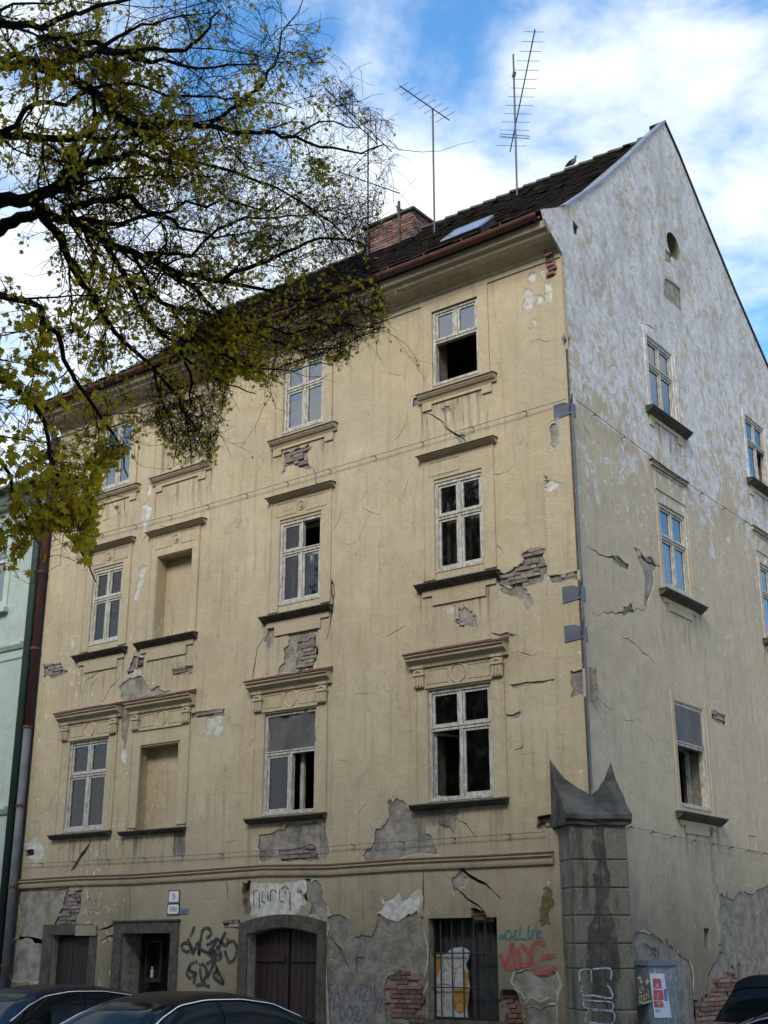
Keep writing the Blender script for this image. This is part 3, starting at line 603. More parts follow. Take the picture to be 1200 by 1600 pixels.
def streaks(w, W_, u0, u1, v, ln):
    o_ = .0025
    MB().add([w.P(u0, v-ln, o_), w.P(u1, v-ln, o_), w.P(u1, v, o_), w.P(u0, v, o_)], [(0, 1, 2, 3)]).build('run_off_stain', M['streak'], W_, fix=False)
def sill(w, W_, u0, u1, v, out=.14, h=.11, dark=True):
    streaks(w, W_, u0, u1, v-.12, random.uniform(.8, 1.25) if v > 5 else .8)
    if dark:
        MB().mould(w, [(-.01, v), (out+.01, v-.012), (out+.01, v-.032), (-.01, v-.03)], u0, u1).build('sill_cover', M['tin'], W_)
        MB().mould(w, [(-.01, v-.032), (out-.01, v-.034), (out-.02, v-.06), (out*.55, v-.09), (.03, v-h-.02), (-.01, v-h-.02)], u0+.012, u1-.012).build('sill', M['stone'], W_)
    else:
        MB().mould(w, [(-.01, v), (out, v-.01), (out, v-.03), (-.01, v-.03)], u0, u1).build('sill_cover', M['tin'], W_)
        MB().mould(w, [(-.01, v-.031), (out-.015, v-.033), (out-.02, v-.055), (out*.6, v-.10), (out*.4, v-.115), (.035, v-.16), (-.01, v-.16)], u0+.012, u1-.012).build('sill', M['trim'], W_)
def apron(w, W_, u0, u1, v, h1=.16, h2=.08, inv=False, t=.03):
    s_ = .2
    if inv: pts = [(u0, v), (u0, v-h2-h1), (u0+s_, v-h2-h1), (u0+s_, v-h2), (u1-s_, v-h2), (u1-s_, v-h2-h1), (u1, v-h2-h1), (u1, v)]
    else: pts = [(u0, v), (u0, v-h2), (u0+s_, v-h2), (u0+s_, v-h2-h1), (u1-s_, v-h2-h1), (u1-s_, v-h2), (u1, v-h2), (u1, v)]
    MB().prism(w, pts, -.01, t).build('apron', M['trim'], W_)
def surround(w, W_, u0, u1, v0, v1, a, b, t=.022, mat='trim'):
    m = MB().wb(w, u0-a, u0-.001, v0, v1, -.01, t).wb(w, u1+.001, u1+a, v0, v1, -.01, t)
    m.wb(w, u0-.001, u1+.001, v1-b, v1, -.01, t); m.wb(w, u0-a, u0-a+.03, v0, v1, t, t+.012).wb(w, u1+a-.03, u1+a, v0, v1, t, t+.012)
    m.build('surround', M[mat], W_)
def hood(w, W_, u0, u1, v, out, prof='B'):
    if prof == 'B':
        MB().mould(w, [(-.01, v-.09), (.04, v-.085), (out*.6, v-.055), (out, v-.03), (out, v-.015), (-.01, v-.012)], u0+.02, u1-.02).build('hood', M['trim'], W_)
        MB().mould(w, [(-.01, v+.012), (out+.02, v-.006), (out+.02, v-.014), (-.01, v-.011)], u0, u1).build('hood_cover', M['tin'], W_)
    else:
        MB().mould(w, [(-.01, v-.22), (.06, v-.215), (.07, v-.16), (.10, v-.14), (out*.8, v-.10), (out*.82, v-.06), (out, v-.04), (out, v-.012), (-.01, v-.01)], u0+.02, u1-.02).build('hood', M['trim'], W_)
        n = 6; m = MB()
        for i in range(n):
            a = u0+(u1-u0)*i/n; b = a+(u1-u0)/n-.006; dz = random.uniform(-.004, .008); m.mould(w, [(-.01, v+.09+dz), (out+.02, v+.012+dz), (out+.02, v-.008), (-.01, v-.008)], a, b, 0, random.uniform(-.006, .006))
        m.build('hood_cover', M['redtin'], W_)
def rosette(w, W_, u, v, r_, ring=False):
    m = MB(); n = 18
    def tor(rr, th, o):
        k = len(m.v)
        for i in range(n):
            t = 2*math.pi*i/n
            for (dr, do) in ((-th, .0), (0, th), (th, 0)): m.v.append(w.P(u+(rr+dr)*math.cos(t), v+(rr+dr)*math.sin(t), o+do))
        for i in range(n):
            for j in (0, 1): m.f.append((k+i*3+j, k+i*3+j+1, k+((i+1) % n)*3+j+1, k+((i+1) % n)*3+j))
    tor(r_, .022, .02)
    if not ring:
        m.prism(w, [(u+r_*.45*math.cos(2*math.pi*i/10), v+r_*.45*math.sin(2*math.pi*i/10)) for i in range(10)], .018, .05)
    m.build('ring_ornament' if ring else 'rosette', M['trim'], W_)
def panel(w, W_, u0, u1, v0, v1):
    MB().ring(w, u0, u1, v0, v1, .014, .015, .032).build('frieze_panel', M['trim'], W_)
WF = {}
WF['A4'] = window(FW, OPN['A4'], .58, (1, 1), (0, 0), 'glass2', lab='window with its lower half open and black', inner=False)
WF['A3'] = window(FW, OPN['A3'], .6, (1, 1), (1, 1), 'glass2', curtain=[(.05, .95, .03, .6)], lab='closed window reflecting white cloud')
WF['A1'] = window(FW, OPN['A1'], .6, (1, 1), (1, 1), 'glass2', curtain=[(.05, .4, .03, .95)])
WF['B4'] = window(FW, OPN['B4'], .6, (1, 1), (1, 1), curtain=[(.06, .2, .03, .6), (.6, .72, .03, .6)])
WF['B3'] = window(FW, OPN['B3'], .62, (1, 0), (1, 1), curtain=[(.2, .42, .03, .6), (.55, .75, .03, .6)], lab='window missing its upper right pane')
WF['B1'] = window(FW, OPN['B1'], .6, (1, 1), (1, 1), curtain=[(.1, .45, .03, .95), (.6, .85, .03, .58)])
WF['C4'] = window(FW, OPN['C4'], .64, (1, 1), (2, 1), lab='tall window with lower left sash open', inner=False)
WF['C3'] = window(FW, OPN['C3'], .60, (0, 0), (1, 0), cover=True, lab='window with grey cloth over its upper half', inner=False)
WF['C1'] = window(FW, OPN['C1'], .62, (1, 1), (1, 1), curtain=[(.1, .9, .62, .95)])
u0, u1, v0, v1 = OPN['C3']; vt = v0+(v1-v0)*.62
waveplane(FW, u0+.01, u1-.01, vt, v1-.01, -.045, .022, 2.6, 60, -1.1).build('cloth_cover', M['cloth'], WF['C3'], smooth=True)
MB().wb(FW, (u0+u1)/2+.08, (u0+u1)/2+.16, v0+.06, vt-.05, -.25, -.2).build('inner_post', M['paint'], WF['C3'])
for c in (4, 3, 1):
    a, b = XA[c]; W_ = WF['A%d' % c]; surround(FW, W_, a, b, 11.12, 12.90, .22, .24); sill(FW, W_, a-.29, b+.36, 11.08, .14, dark=False); apron(FW, W_, a-.22, b+.25, 10.93, .1, .07, True)
    W_ = WF['B%d' % c]; surround(FW, W_, a, b, 7.66, 9.86, .24, .43); hood(FW, W_, a-.30, b+.33, 9.90, .14)
    sill(FW, W_, a-.36, b+.30, 7.60, .15); apron(FW, W_, a-.26, b+.22, 7.47, .17, .09)
    um = (a+b)/2
    if c != 4: rosette(FW, W_, um+.02, 9.62, .085); panel(FW, W_, um+.14, b+.12, 9.50, 9.76)
    panel(FW, W_, a-.10, um-.10 if c != 4 else um+.05, 9.50, 9.76)
def row_c(W_, a, b, vo, top):
    # pilaster strips with bracket capitals, frieze with a ring, tiled hood
    surround(FW, W_, a, b, 4.0, 6.22, .25, 6.22-top)
    for s_ in (0, 1):
        c0 = a-.25 if s_ == 0 else b+.05; m = MB().wb(FW, c0, c0+.2, 5.86, 6.21, .02, .075)
        m.wb(FW, c0-.015, c0+.215, 6.05, 6.085, .02, .10).wb(FW, c0-.01, c0+.21, 6.17, 6.21, .02, .10)
        for i in range(3): m.wb(FW, c0+.025+i*.06, c0+.06+i*.06, 5.88, 6.03, .075, .092)
        m.add([FW.P(c0+.03, 6.1, .076), FW.P(c0+.17, 6.1, .076), FW.P(c0+.17, 6.16, .076), FW.P(c0+.03, 6.16, .076), FW.P(c0+.1, 6.13, .105)], [(0, 1, 4), (1, 2, 4), (2, 3, 4), (3, 0, 4)])
        m.build('capital', M['trim'], W_)
    um = (a+b)/2; rosette(FW, W_, um, 6.02, .15, True); panel(FW, W_, a+.0, um-.2, 5.90, 6.14); panel(FW, W_, um+.2, b-.0, 5.90, 6.14)
    MB().wb(FW, a-.04, b+.04, 5.83, 5.865, .02, .05).build('frieze_ledge', M['trim'], W_)
    hood(FW, W_, a-.38, b+.36, 6.40, .2, 'C')
for c in (4, 3, 1):
    a, b = XC[c]; row_c(WF['C%d' % c], a, b, 4.03, 5.80); sill(FW, WF['C%d' % c], a-.33, b+.27, 3.99, .14, .08)
N_ = {k: [o for o in H.children if o.name.startswith('blind_window')][i] for i, k in enumerate(('NB', 'NC', 'NA'))}
row_c(N_['NC'], -9.72, -8.62, 3.95, 5.55); sill(FW, N_['NC'], -10.1, -8.35, 3.95, .13, .07)
surround(FW, N_['NB'], -9.57, -8.56, 7.62, 9.86, .2, .52); hood(FW, N_['NB'], -9.85, -8.2, 9.88, .14); sill(FW, N_['NB'], -10.0, -8.3, 7.60, .15); apron(FW, N_['NB'], -9.9, -8.4, 7.47, .17, .09)
rosette(FW, N_['NB'], -9.03, 9.62, .085); panel(FW, N_['NB'], -9.65, -9.15, 9.5, 9.76); panel(FW, N_['NB'], -8.9, -8.5, 9.5, 9.76)
surround(FW, N_['NA'], -9.62, -8.45, 11.12, 12.90, .22, .24); sill(FW, N_['NA'], -9.85, -8.12, 11.08, .14, dark=False); apron(FW, N_['NA'], -9.75, -8.3, 10.93, .1, .07, True)
# gable windows
def gwin(k, **kw):
    W_ = window(GW, GO[k], **kw); u0, u1, v0, v1 = GO[k]
    surround(GW, W_, u0, u1, v0-.08, v1+(.16 if k[0] != 'B' else .1), .13, .14 if k[0] != 'B' else .09, .007, 'gable'); sill(GW, W_, u0-.26, u1+.38, v0-.10, .15); apron(GW, W_, u0-.14, u1+.16, v0-.235, .12, .08, k[0] == 'A', .02)
    if k[0] == 'B': hood(GW, W_, u0-.25, u1+.2, 10.05, .05); MB().ring(GW, u0-.1, u1+.05, 9.55, 9.93, .02, -.01, .018).build('frieze_panel', M['gable'], W_)
    return W_
gwin('A1', glass_='glass2', inner=False); gwin('B1', glass_='glass2', inner=False); gwin('A2', glass_='glass2', inner=False, bot=(1, 0), lab='gable window with lower right sash missing'); gwin('B2', glass_='glass2', inner=False); gwin('C2')
W_ = gwin('C1', bot=(0, 0), cover=True, inner=True, lab='gable window with a grey board over its upper half')
u0, u1, v0, v1 = GO['C1']; MB().wb(GW, u0+.01, u1-.01, v0+(v1-v0)*.62, v1-.01, -.06, -.02).build('board', M['board'], W_)
# round vent, small holes, slot linings
m = MB(); n = len(circ)
m.add([GW.P(a, b, .0) for a, b in circ]+[GW.P(a, b, -.28) for a, b in circ], [(i, (i+1) % n, n+(i+1) % n, n+i) for i in range(n)]+[tuple(range(n, 2*n))]); m.build('round_vent', M['trim'], H)
# string course with reddish cap, in lengths that sag a little
xs = [-13.05, -11.3, -9.7, -8.1, -6.4, -4.95, -3.3, -1.9, -.66]; dz = [0, .012, -.01, .005, .03, -.015, .008, .0, 0]
for i in range(8):
    MB().mould(FW, [(-.01, 2.98), (.04, 2.985), (.05, 3.02), (.05, 3.07), (.085, 3.10), (.085, 3.135), (-.01, 3.14)], xs[i]+.002, xs[i+1]-.002, dz[i], dz[i+1]).build('string_course', M['trim'], H)
    MB().mould(FW, [(-.01, 3.17), (.10, 3.15), (.10, 3.137), (-.01, 3.141)], xs[i]+.001, xs[i+1]-.001, dz[i], dz[i+1]).build('string_course_cap', M['redtin'], H)
# cornice
xs = [-13.05, -11.4, -9.6, -7.5, -5.6, -3.6, -1.8, -.045]
for i in range(7):
    MB().mould(FW, [(-.01, 12.84), (.025, 12.845), (.025, 12.93), (.055, 12.95), (.075, 12.99), (.16, 13.03), (.28, 13.08), (.36, 13.14), (.39, 13.2), (.46, 13.22), (.48, 13.30), (.48, 13.34), (-.01, 13.34)], xs[i]+.0015, xs[i+1]-.0015).build('cornice', M['trim'], H)
m = MB().wb(FW, -.30, -.14, 12.55, 12.83, .0, .012); m.build('cement_patch', M['cement'], H)
for i in range(7): brick(FW, -.22+random.uniform(-.03, .03), 12.58+i*.085, .02+(.06 if i > 3 else 0), .15, .06, .06, M['chimbrick'], H, random.gauss(0, .06))
# gutter: half round trough with brackets
def gut(x0, x1, sag):
    vs = []; fs = []; n = 9; K = 8
    for j in range(K+1):
        x = x0+(x1-x0)*j/K; s_ = -sag*math.sin(math.pi*j/K)
        for i in range(n):
            t = math.pi+math.pi*i/(n-1); vs.append((x, -.58+.085*math.cos(t), 13.43+s_+.085*math.sin(t)))
    for j in range(K):
        for i in range(n-1): a = j*n+i; fs.append((a, a+1, a+n+1, a+n))
    return MB().add(vs, fs)
for a, b, s_ in ((-13.1, -9.8, .01), (-9.8, -6.6, .02), (-6.6, -3.4, .015), (-3.4, -.12, .02)): gut(a, b, s_).build('gutter', M['gutter'], H, smooth=True)
m = MB()
for x in np.arange(-12.8, -.2, .8): m.tube([(x, -.48, 13.5), (x, -.5, 13.40), (x, -.58, 13.34), (x, -.66, 13.40), (x, -.67, 13.46)], .012, 4)
m.build('gutter_bracket', M['gutter'], H)
# roof: boards under rows of tiles with a kicked eave; ridge tiles
def roofpt(s_):   # s_ metres up the slope -> y,z
    T = [(-.62, 13.46), (-.1, 13.70), (.6, 14.16), (1.9, 15.28), (4.75, 18.02)]; d = 0
    for (a, b), (c, e) in zip(T, T[1:]):
        l_ = math.hypot(c-a, e-b)
        if s_ <= d+l_ or (c, e) == T[-1]: f = (s_-d)/l_; return a+(c-a)*f, b+(e-b)*f, math.atan2(e-b, c-a)
        d += l_
slen = 0; T = [(-.62, 13.46), (-.1, 13.70), (.6, 14.16), (1.9, 15.28), (4.75, 18.02)]
for (a, b), (c, e) in zip(T, T[1:]): slen += math.hypot(c-a, e-b)
m = MB(); pr_ = [(y-.0, z-.06) for y, z in T]+[(11.5, 12.75), (11.4, 12.6), (4.75, 17.7), (.6, 13.9), (-.5, 13.34)]
m.add([(-13.2, y, z) for y, z in pr_]+[(-.25, y, z) for y, z in pr_], [tuple(range(len(pr_))), tuple(range(2*len(pr_)-1, len(pr_)-1, -1))]+[(i, (i+1) % len(pr_), len(pr_)+(i+1) % len(pr_), len(pr_)+i) for i in range(len(pr_))]); m.build('roof_deck', M['tile'], H)
m = MB(); r_ = 0; s_ = 0; sky0 = (-3.35, -2.45, 1.9, 2.9)
while s_ < slen-.05:
    y, z, an = roofpt(s_); x = -13.15-(.09 if r_ % 2 else 0); cy, sy = math.cos(an), math.sin(an)
    while x < -.28:
        wd = .178; j = random.uniform(-.012, .012)
        if random.random() < .012: x += .18; continue
        if not (-3.6 < x < -2.5 and 2.75 < s_ < 3.55):
            l_ = .30+j; li = .035+random.uniform(0, .022)*(3 if random.random() < .05 else 1); jx = random.gauss(0, .005)
            a = (y+j*cy, z+j*sy); b = (a[0]+l_*cy, a[1]+l_*sy)
            q = [(x+jx, a[0]-li*sy, a[1]+li*cy), (x+wd+jx, a[0]-li*sy, a[1]+li*cy), (x+wd+jx, b[0], b[1]), (x+jx, b[0], b[1])]
            p2 = [(v[0], v[1]+.016*sy, v[2]-.016*cy) for v in q[:2]]
            m.add(q+p2, [(0, 1, 2, 3), (4, 5, 1, 0)])
        x += .18
    s_ += .165; r_ += 1
def tilemat():
    m_ = MT('weathered_roof_tile'); a = m_.noise(5.5, 3, .6, (1, 1, 1)); w_ = m_.n('ShaderNodeTexWhiteNoise'); w_.noise_dimensions = '3D'
    sn = m_.n('ShaderNodeVectorMath'); sn.operation = 'SNAP'; sn.inputs[1].default_value = (.18, .12, .12); m_.l(m_.pos(), sn.inputs[0]); m_.l(sn.outputs[0], w_.inputs[0])
    c = m_.mix(w_.outputs[0], (.045, .038, .034), (.10, .083, .074)); c = m_.mix(m_.ramp(a, .55, .7, 0, .7), c, (.06, .065, .035)); m_.col(c); m_.rough(.95); m_.b.inputs['Specular IOR Level'].default_value = .12; m_.bump(m_.noise(30, 4, .7), .5, .01); return m_.m
m.build('roof_tiles', tilemat(), H, kind='stuff', fix=False)
for i in range(36):
    x = -13.0+i*.355; q = MB(); n = 7; dz_ = random.uniform(-.012, .012)
    for k, (xx, rr) in enumerate(((x, .125), (x+.39, .10))):
        for j in range(n): t = math.pi*j/(n-1); q.v.append(Vector((xx, 4.75+rr*1.15*math.cos(t), 17.98+dz_+(.015 if k == 0 else 0)+rr*math.sin(t))))
    q.f = [(j, j+1, n+j+1, n+j) for j in range(n-1)]+[tuple(range(n)), tuple(range(2*n-1, n-1, -1))]
    if x < -.3: q.build('ridge_tile', M['moss'], H, smooth=False)
# metal coping on both gable slopes
m = MB(); cp = [(.1, 13.86), (.5, 14.2), (1.1, 14.72), (1.9, 15.45), (2.66, 16.2), (3.79, 17.36), (4.75, 18.3)]
for (a, b), (c, e) in zip(cp, cp[1:]):
    m.add([(x, y+dy, z+dz_) for (y, z) in ((a, b), (c, e)) for x, dy, dz_ in ((.03, 0, -.02), (.03, 0, .03), (-.12, 0, .03), (-.3, 0, -.14))], [(0, 1, 5, 4), (1, 2, 6, 5), (2, 3, 7, 6)])
m.build('coping', M['flash'], H)
m = MB(); cp = [(4.75, 18.3), (5.37, 17.84), (6.45, 16.85), (7.9, 15.6), (9.47, 14.38), (11.3, 12.8)]
for (a, b), (c, e) in zip(cp, cp[1:]):
    m.add([(x, y, z+dz_) for (y, z) in ((a, b), (c, e)) for x, dz_ in ((.035, -.03), (.035, .035), (-.34, .035), (-.34, -.12))], [(0, 1, 5, 4), (1, 2, 6, 5), (2, 3, 7, 6)])
m.build('coping', M['antenna'], H)
# roof window
def rp(x, s_, h=0): y, z, an = roofpt(s_); return Vector((x, y-h*math.sin(an), z+h*math.cos(an)))
sk = MB(); hh = .16
A = [rp(-3.55, 2.8, hh), rp(-2.62, 2.8, hh), rp(-2.62, 3.5, hh+.02), rp(-3.55, 3.5, hh+.02)]; B = [rp(-3.55, 2.8, -.02), rp(-2.62, 2.8, -.02), rp(-2.62, 3.5, -.02), rp(-3.55, 3.5, -.02)]
sk.add(A+B, [(0, 1, 5, 4), (1, 2, 6, 5), (2, 3, 7, 6), (3, 0, 4, 7)]); SK = sk.build('roof_window', M['antenna'], H)
nrm = (A[1]-A[0]).cross(A[3]-A[0]).normalized()*.012
MB().add([p+nrm for p in A], [(0, 1, 2, 3)]).build('pane', glossy('roof_pane', (.02, .03, .03), .12, 0, 1), SK); fr_ = MB()
for i in range(4): fr_.tube([A[i], A[(i+1) % 4]], .025, 4)
fr_.build('frame', M['flash'], SK)
# downpipe of this house
pl = [(-12.95, 13.3), (-12.95, 12.9), (-13.0, 12.6), (-12.98, 3.6)]
MB().tube([(-13.12, -.5, 13.4), (-13.1, -.3, 13.1), (-13.12, -.13, 12.8), (-13.12, -.13, 6.2)], .075, 10).build('downpipe', M['redpipe'], H, smooth=True)
MB().tube([(-13.12, -.13, 6.21), (-13.12, -.13, .1)], .085, 10).build('downpipe', M['greypipe'], H, smooth=True)
for z_ in (11.4, 9.6, 7.9, 6.22, 4.6, 3.0, 1.5): MB().tube([(-13.12, -.13, z_), (-13.12, -.13, z_+.05)], .10, 10).build('pipe_bracket', M['redpipe'], H)
# conductor cables with holders
def cable(pts, w, step=1.05, r=.006):
    P = [w.P(a, b, .075) for a, b in pts]; q = MB(); n = 20; full = []
    for a, b in zip(P, P[1:]):
        for i in range(n): t = i/n; full.append(a+(b-a)*t)
    full.append(P[-1]); q.tube(full, r, 4); q.build('cable', M['wire'], H)
    tot = sum((b-a).length for a, b in zip(P, P[1:])); d = step*.6
    while d < tot:
        e = d
        for a, b in zip(P, P[1:]):
            l_ = (b-a).length
            if e <= l_: c = a+(b-a)*(e/l_); break
            e -= l_
        back = Vector((0, .09, -.02)) if w is FW else Vector((-.09, 0, -.02)); al = (b-a).normalized()
        MB().tube([c+back, c+al*.02], .009, 4).tube([c-al*.035+Vector((0, 0, .012)), c+al*.035-Vector((0, 0, .012))], .011, 4).build('cable_holder', M['wire'], H); d += step
cable([(-13.0, 10.2), (-9, 10.13), (-4.4, 10.16), (-.05, 10.2)], FW); cable([(.05, 10.2), (4, 10.0), (11, 9.97)], GW)
cable([(-13.0, 3.46), (-8, 3.42), (-.75, 3.44)], FW, 1.0); cable([(.62, 3.56), (3, 3.5), (11, 3.42)], GW, .75)
# corner plates and the conductor rod
for (z_, ) in ((10.06,), (6.98,), (6.36,)):
    pl = MB(); pts = [(-.31, z_-.13), (-.31, z_+.13), (-.12, z_+.13), (.012, z_+.06), (.012, z_-.10)]
    pl.prism(FW, pts, .004, .014); pts = [(-.012, z_-.10), (-.012, z_+.06), (.13, z_+.11), (.13, z_-.13)]; pl.prism(GW, pts, .004, .014)
    P_ = pl.build('anchor_plate', M['steel'], H); MB().tube([(-.02, -.02, z_-.04), (.09, -.10, z_+.19)], .014, 6).build('bolt', M['steel'], P_)
MB().tube([(.05, -.04, 10.2), (.055, -.045, 7.2), (.05, -.05, 5.6), (.045, -.055, 4.0)], .017, 6).build('conductor_rod', M['steel'], H)

# buttress on the corner
B_ = empty('corner_buttress', (.1, -.1, 0)); tag(B_, 'grey stone corner buttress with curved horned cap stone', 'buttress')
nD = Vector((.7071, -.7071, 0)); tD = Vector((.7071, .7071, 0))
def BP(s_, t_, z): return nD*s_+tD*t_+Vector((0, 0, z))
def bxp(mb, s0, s1, t0, t1, z0, z1): mb.add([BP(a, b, c) for a in (s0, s1) for b in (t0, t1) for c in (z0, z1)], [(0, 1, 3, 2), (4, 6, 7, 5), (0, 4, 5, 1), (2, 3, 7, 6), (0, 2, 6, 4), (1, 5, 7, 3)])
zc = [.0, .55, 1.02, 1.55, 1.88, 2.25, 2.62, 3.0, 3.50]
for i, (a, b) in enumerate(zip(zc, zc[1:])):
    sp = random.uniform(-.08, .12); e = .012
    for (t0, t1) in ((-.41, sp-.004), (sp+.004, .41)):
        dd = random.uniform(-.006, .006); q = MB(); bxp(q, -.8, .26+dd, t0, t1, a+.004, b-.004); o = q.build('stone_block', M['buttress'], B_)
        bv = o.modifiers.new('bevel', 'BEVEL'); bv.width = .018; bv.segments = 2
q = MB(); bxp(q, -.78, .235, -.40, .40, 0, 3.5); q.build('core', M['mortar'], B_)
# dark run-off stain down the middle of the front face
q = MB(); Lp = [(-.11, 3.49), (-.10, 3.1), (-.13, 2.8), (-.10, 2.5), (-.15, 2.2), (-.24, 1.9), (-.26, 1.5), (-.22, 1.2), (-.05, 1.12), (.12, 1.18), (.2, 1.5), (.18, 1.9), (.10, 2.3), (.12, 2.6), (.09, 3.0), (.10, 3.49)]
Lp = ragged(Lp, .03, 2); n = len(Lp)
dv, de, df = [Vector(p) for p in Lp], [(i, (i+1) % n) for i in range(n)], []
V_, _, T_, *_ = delaunay_2d_cdt(dv, de, [], 1, 1e-6); q.add([BP(.272, p.x, p.y) for p in V_], [tuple(t) for t in T_]); q.build('stain', M['stain'], B_, fix=False)
# cap: concave profile swept across
prof = [(-.66, 4.9), (-.45, 4.44), (-.3, 4.2), (-.15, 4.05), (0, 3.93), (.12, 3.82), (.24, 3.70), (.34, 3.62), (.35, 3.56), (.31, 3.53), (.30, 3.49), (-.8, 3.49)]
q = MB(); K = 6; n = len(prof)
for k in range(K+1):
    t = -.48+.96*k/K
    for a, z in prof: q.v.append(BP(a+random.uniform(-.008, .008), t+random.uniform(-.008, .008), z+random.uniform(-.012, .012)-(.015*(1-(2*k/K-1)**2) if a < .33 else 0)))
q.f = [(k*n+i, k*n+(i+1) % n, (k+1)*n+(i+1) % n, (k+1)*n+i) for k in range(K) for i in range(n)]+[tuple(range(n)), tuple(range((K+1)*n-1, K*n-1, -1))]
q.build('cap_stone', M['cap'], B_)

# ------------------------------------------------------------ doors and ground floor details
def planks(w, u0, u1, v0, v1, o, n, parent, mat='wood'):
    du = (u1-u0)/n
    for i in range(n):
        t = o+random.uniform(-.004, .004); MB().wb(w, u0+i*du+.004, u0+(i+1)*du-.004, v0, v1, t-.03, t).build('plank', M[mat], parent)
Dr = MB().wb(FW, D1[0], D1[1], 0, D1[3]-.04, -.20, -.17).build('door', M['darkwood'], H, label='small plank door under a cracked lintel')
planks(FW, D1[0]+.02, D1[1]-.02, .1, D1[3]-.08, -.13, 7, Dr)
m = MB(); a, b = F_((69, 1449), (154, 1455)); m.wb(FW, a[0], D1[0]-.001, 0, D1[3], -.03, .022).wb(FW, D1[1]+.001, b[0]-.02, 0, D1[3], -.03, .018).wb(FW, a[0], D1[1]+.05, D1[3]+.001, D1[3]+.19, -.03, .025); m.build('stone_frame', M['stone'], Dr)
MB().wb(FW, *[F_((121, 1451))[0][0], F_((153, 1451))[0][0]], D1[3]-.02, D1[3]+.17, .026, .05).build('lintel_patch', M['trim'], Dr)
Dr = MB().wb(FW, D2[0], D2[1], 0, D2[3], -.60, -.56).build('door', M['darkwood'], H, label='dark recessed entrance door with wooden shrine')
planks(FW, D2[0]+.05, D2[1]-.05, .1, D2[3]-.1, -.55, 6, Dr, 'darkwood')
m = MB(); a, b = F_((180, 1441), (281, 1439)); m.wb(FW, a[0], D2[0]-.001, 0, D2[3], -.55, .03).wb(FW, D2[1]+.001, b[0], 0, D2[3], -.55, .03).wb(FW, a[0], b[0], D2[3]+.001, a[1], -.55, .034); m.build('stone_frame', M['stone'], Dr)
MB().wb(FW, a[0]-.03, b[0]+.03, a[1]+.002, a[1]+.03, -.01, .06).build('lintel_cap', M['tin'], Dr)
s0 = FW.px(228, 1500, -.4); s1 = FW.px(252, 1532, -.4)
m = MB().ring(FW, s0[0], s1[0], s1[1], s0[1]+.35, .05, -.5, -.38); m.wb(FW, s0[0]-.03, s1[0]+.05, s1[1]-.03, s1[1], -.5, -.34); m.build('shrine_frame', M['wood'], Dr)
fp = FW.P(*FW.px(237.5, 1524, -.42), -.42); fz = s1[1]+.001; fs = .23
st = MB().lathe((fp.x, fp.y, fz), [(.035, 0), (.04, .01), (.03, .03), (.036, .06), (.03, .10), (.026, .13), (.033, .155), (.03, .17), (.012, .182), (.014, .19), (.022, .205), (.02, .222), (.008, .235)], 10).build('figurine', M['figure'], smooth=True)
tag(st, 'small white figurine standing in the dark entrance doorway', 'figurine')
Gt = MB().prism(FW, [(a, b) for a, b in GA], -.30, -.26).build('gate', M['darkwood'], H, label='arched double plank gate')
um = (GA[0][0]+GA[-1][0])/2; gw = (GA[-1][0]-GA[0][0])
for i in range(12):
    a = GA[0][0]+gw*i/12; b = a+gw/12; c = (a+b)/2; t = (c-um)/(gw/2); topz = ga[2][1]-(ga[2][1]-ga[0][1])*t*t-.03
    MB().wb(FW, a+.005+(.02 if i == 6 else 0), b-.005-(.02 if i == 5 else 0), .1, topz, -.24, -.20+random.uniform(-.004, .004)).build('plank', M['wood'], Gt)
for s_ in (0, 1):
    a = GA[0][0]+.03 if s_ == 0 else um+.05; MB().wb(FW, a, a+gw/2-.12, 1.62, 1.69, -.195, -.165).build('batten', M['darkwood'], Gt); MB().wb(FW, a, a+gw/2-.12, .7, .77, -.195, -.165).build('batten', M['darkwood'], Gt)
# arch stones
ao = F_((375, 1443), (428, 1430), (452, 1429), (510, 1439)); xo0, xo1 = ao[0][0], ao[3][0]
def arcz(x, base, rise): t = (x-um)/((xo1-xo0)/2); return base+rise*(1-t*t)
q = [(xo0, GA[0][0], 0)]
for x0_, x1_ in ((xo0, GA[0][0]-.001), (GA[-1][0]+.001, xo1)):
    for z0_, z1_ in ((0, 1.1), (1.103, ga[0][1]-.002)): MB().wb(FW, x0_, x1_, z0_, z1_, -.26, .03).build('jamb_stone', M['stone'], Gt)
for i in range(5):
    a = xo0+(xo1-xo0)*i/5; b = xo0+(xo1-xo0)*(i+1)/5; pts = []
    for k in range(5):
        x = a+.003+(b-a-.006)*k/4; t = max(-1, min(1, (x-um)/(gw/2))); pts.append((x, ga[0][1]+(ga[2][1]-ga[0][1])*(1-t*t)+.001))
    for k in range(4, -1, -1):
        x = a+.003+(b-a-.006)*k/4; pts.append((x, arcz(x, ao[0][1], ao[1][1]-ao[0][1]+.01)))
    MB().prism(FW, pts, -.26, .032 if i != 2 else .045).build('arch_stone', M['stone'], Gt)
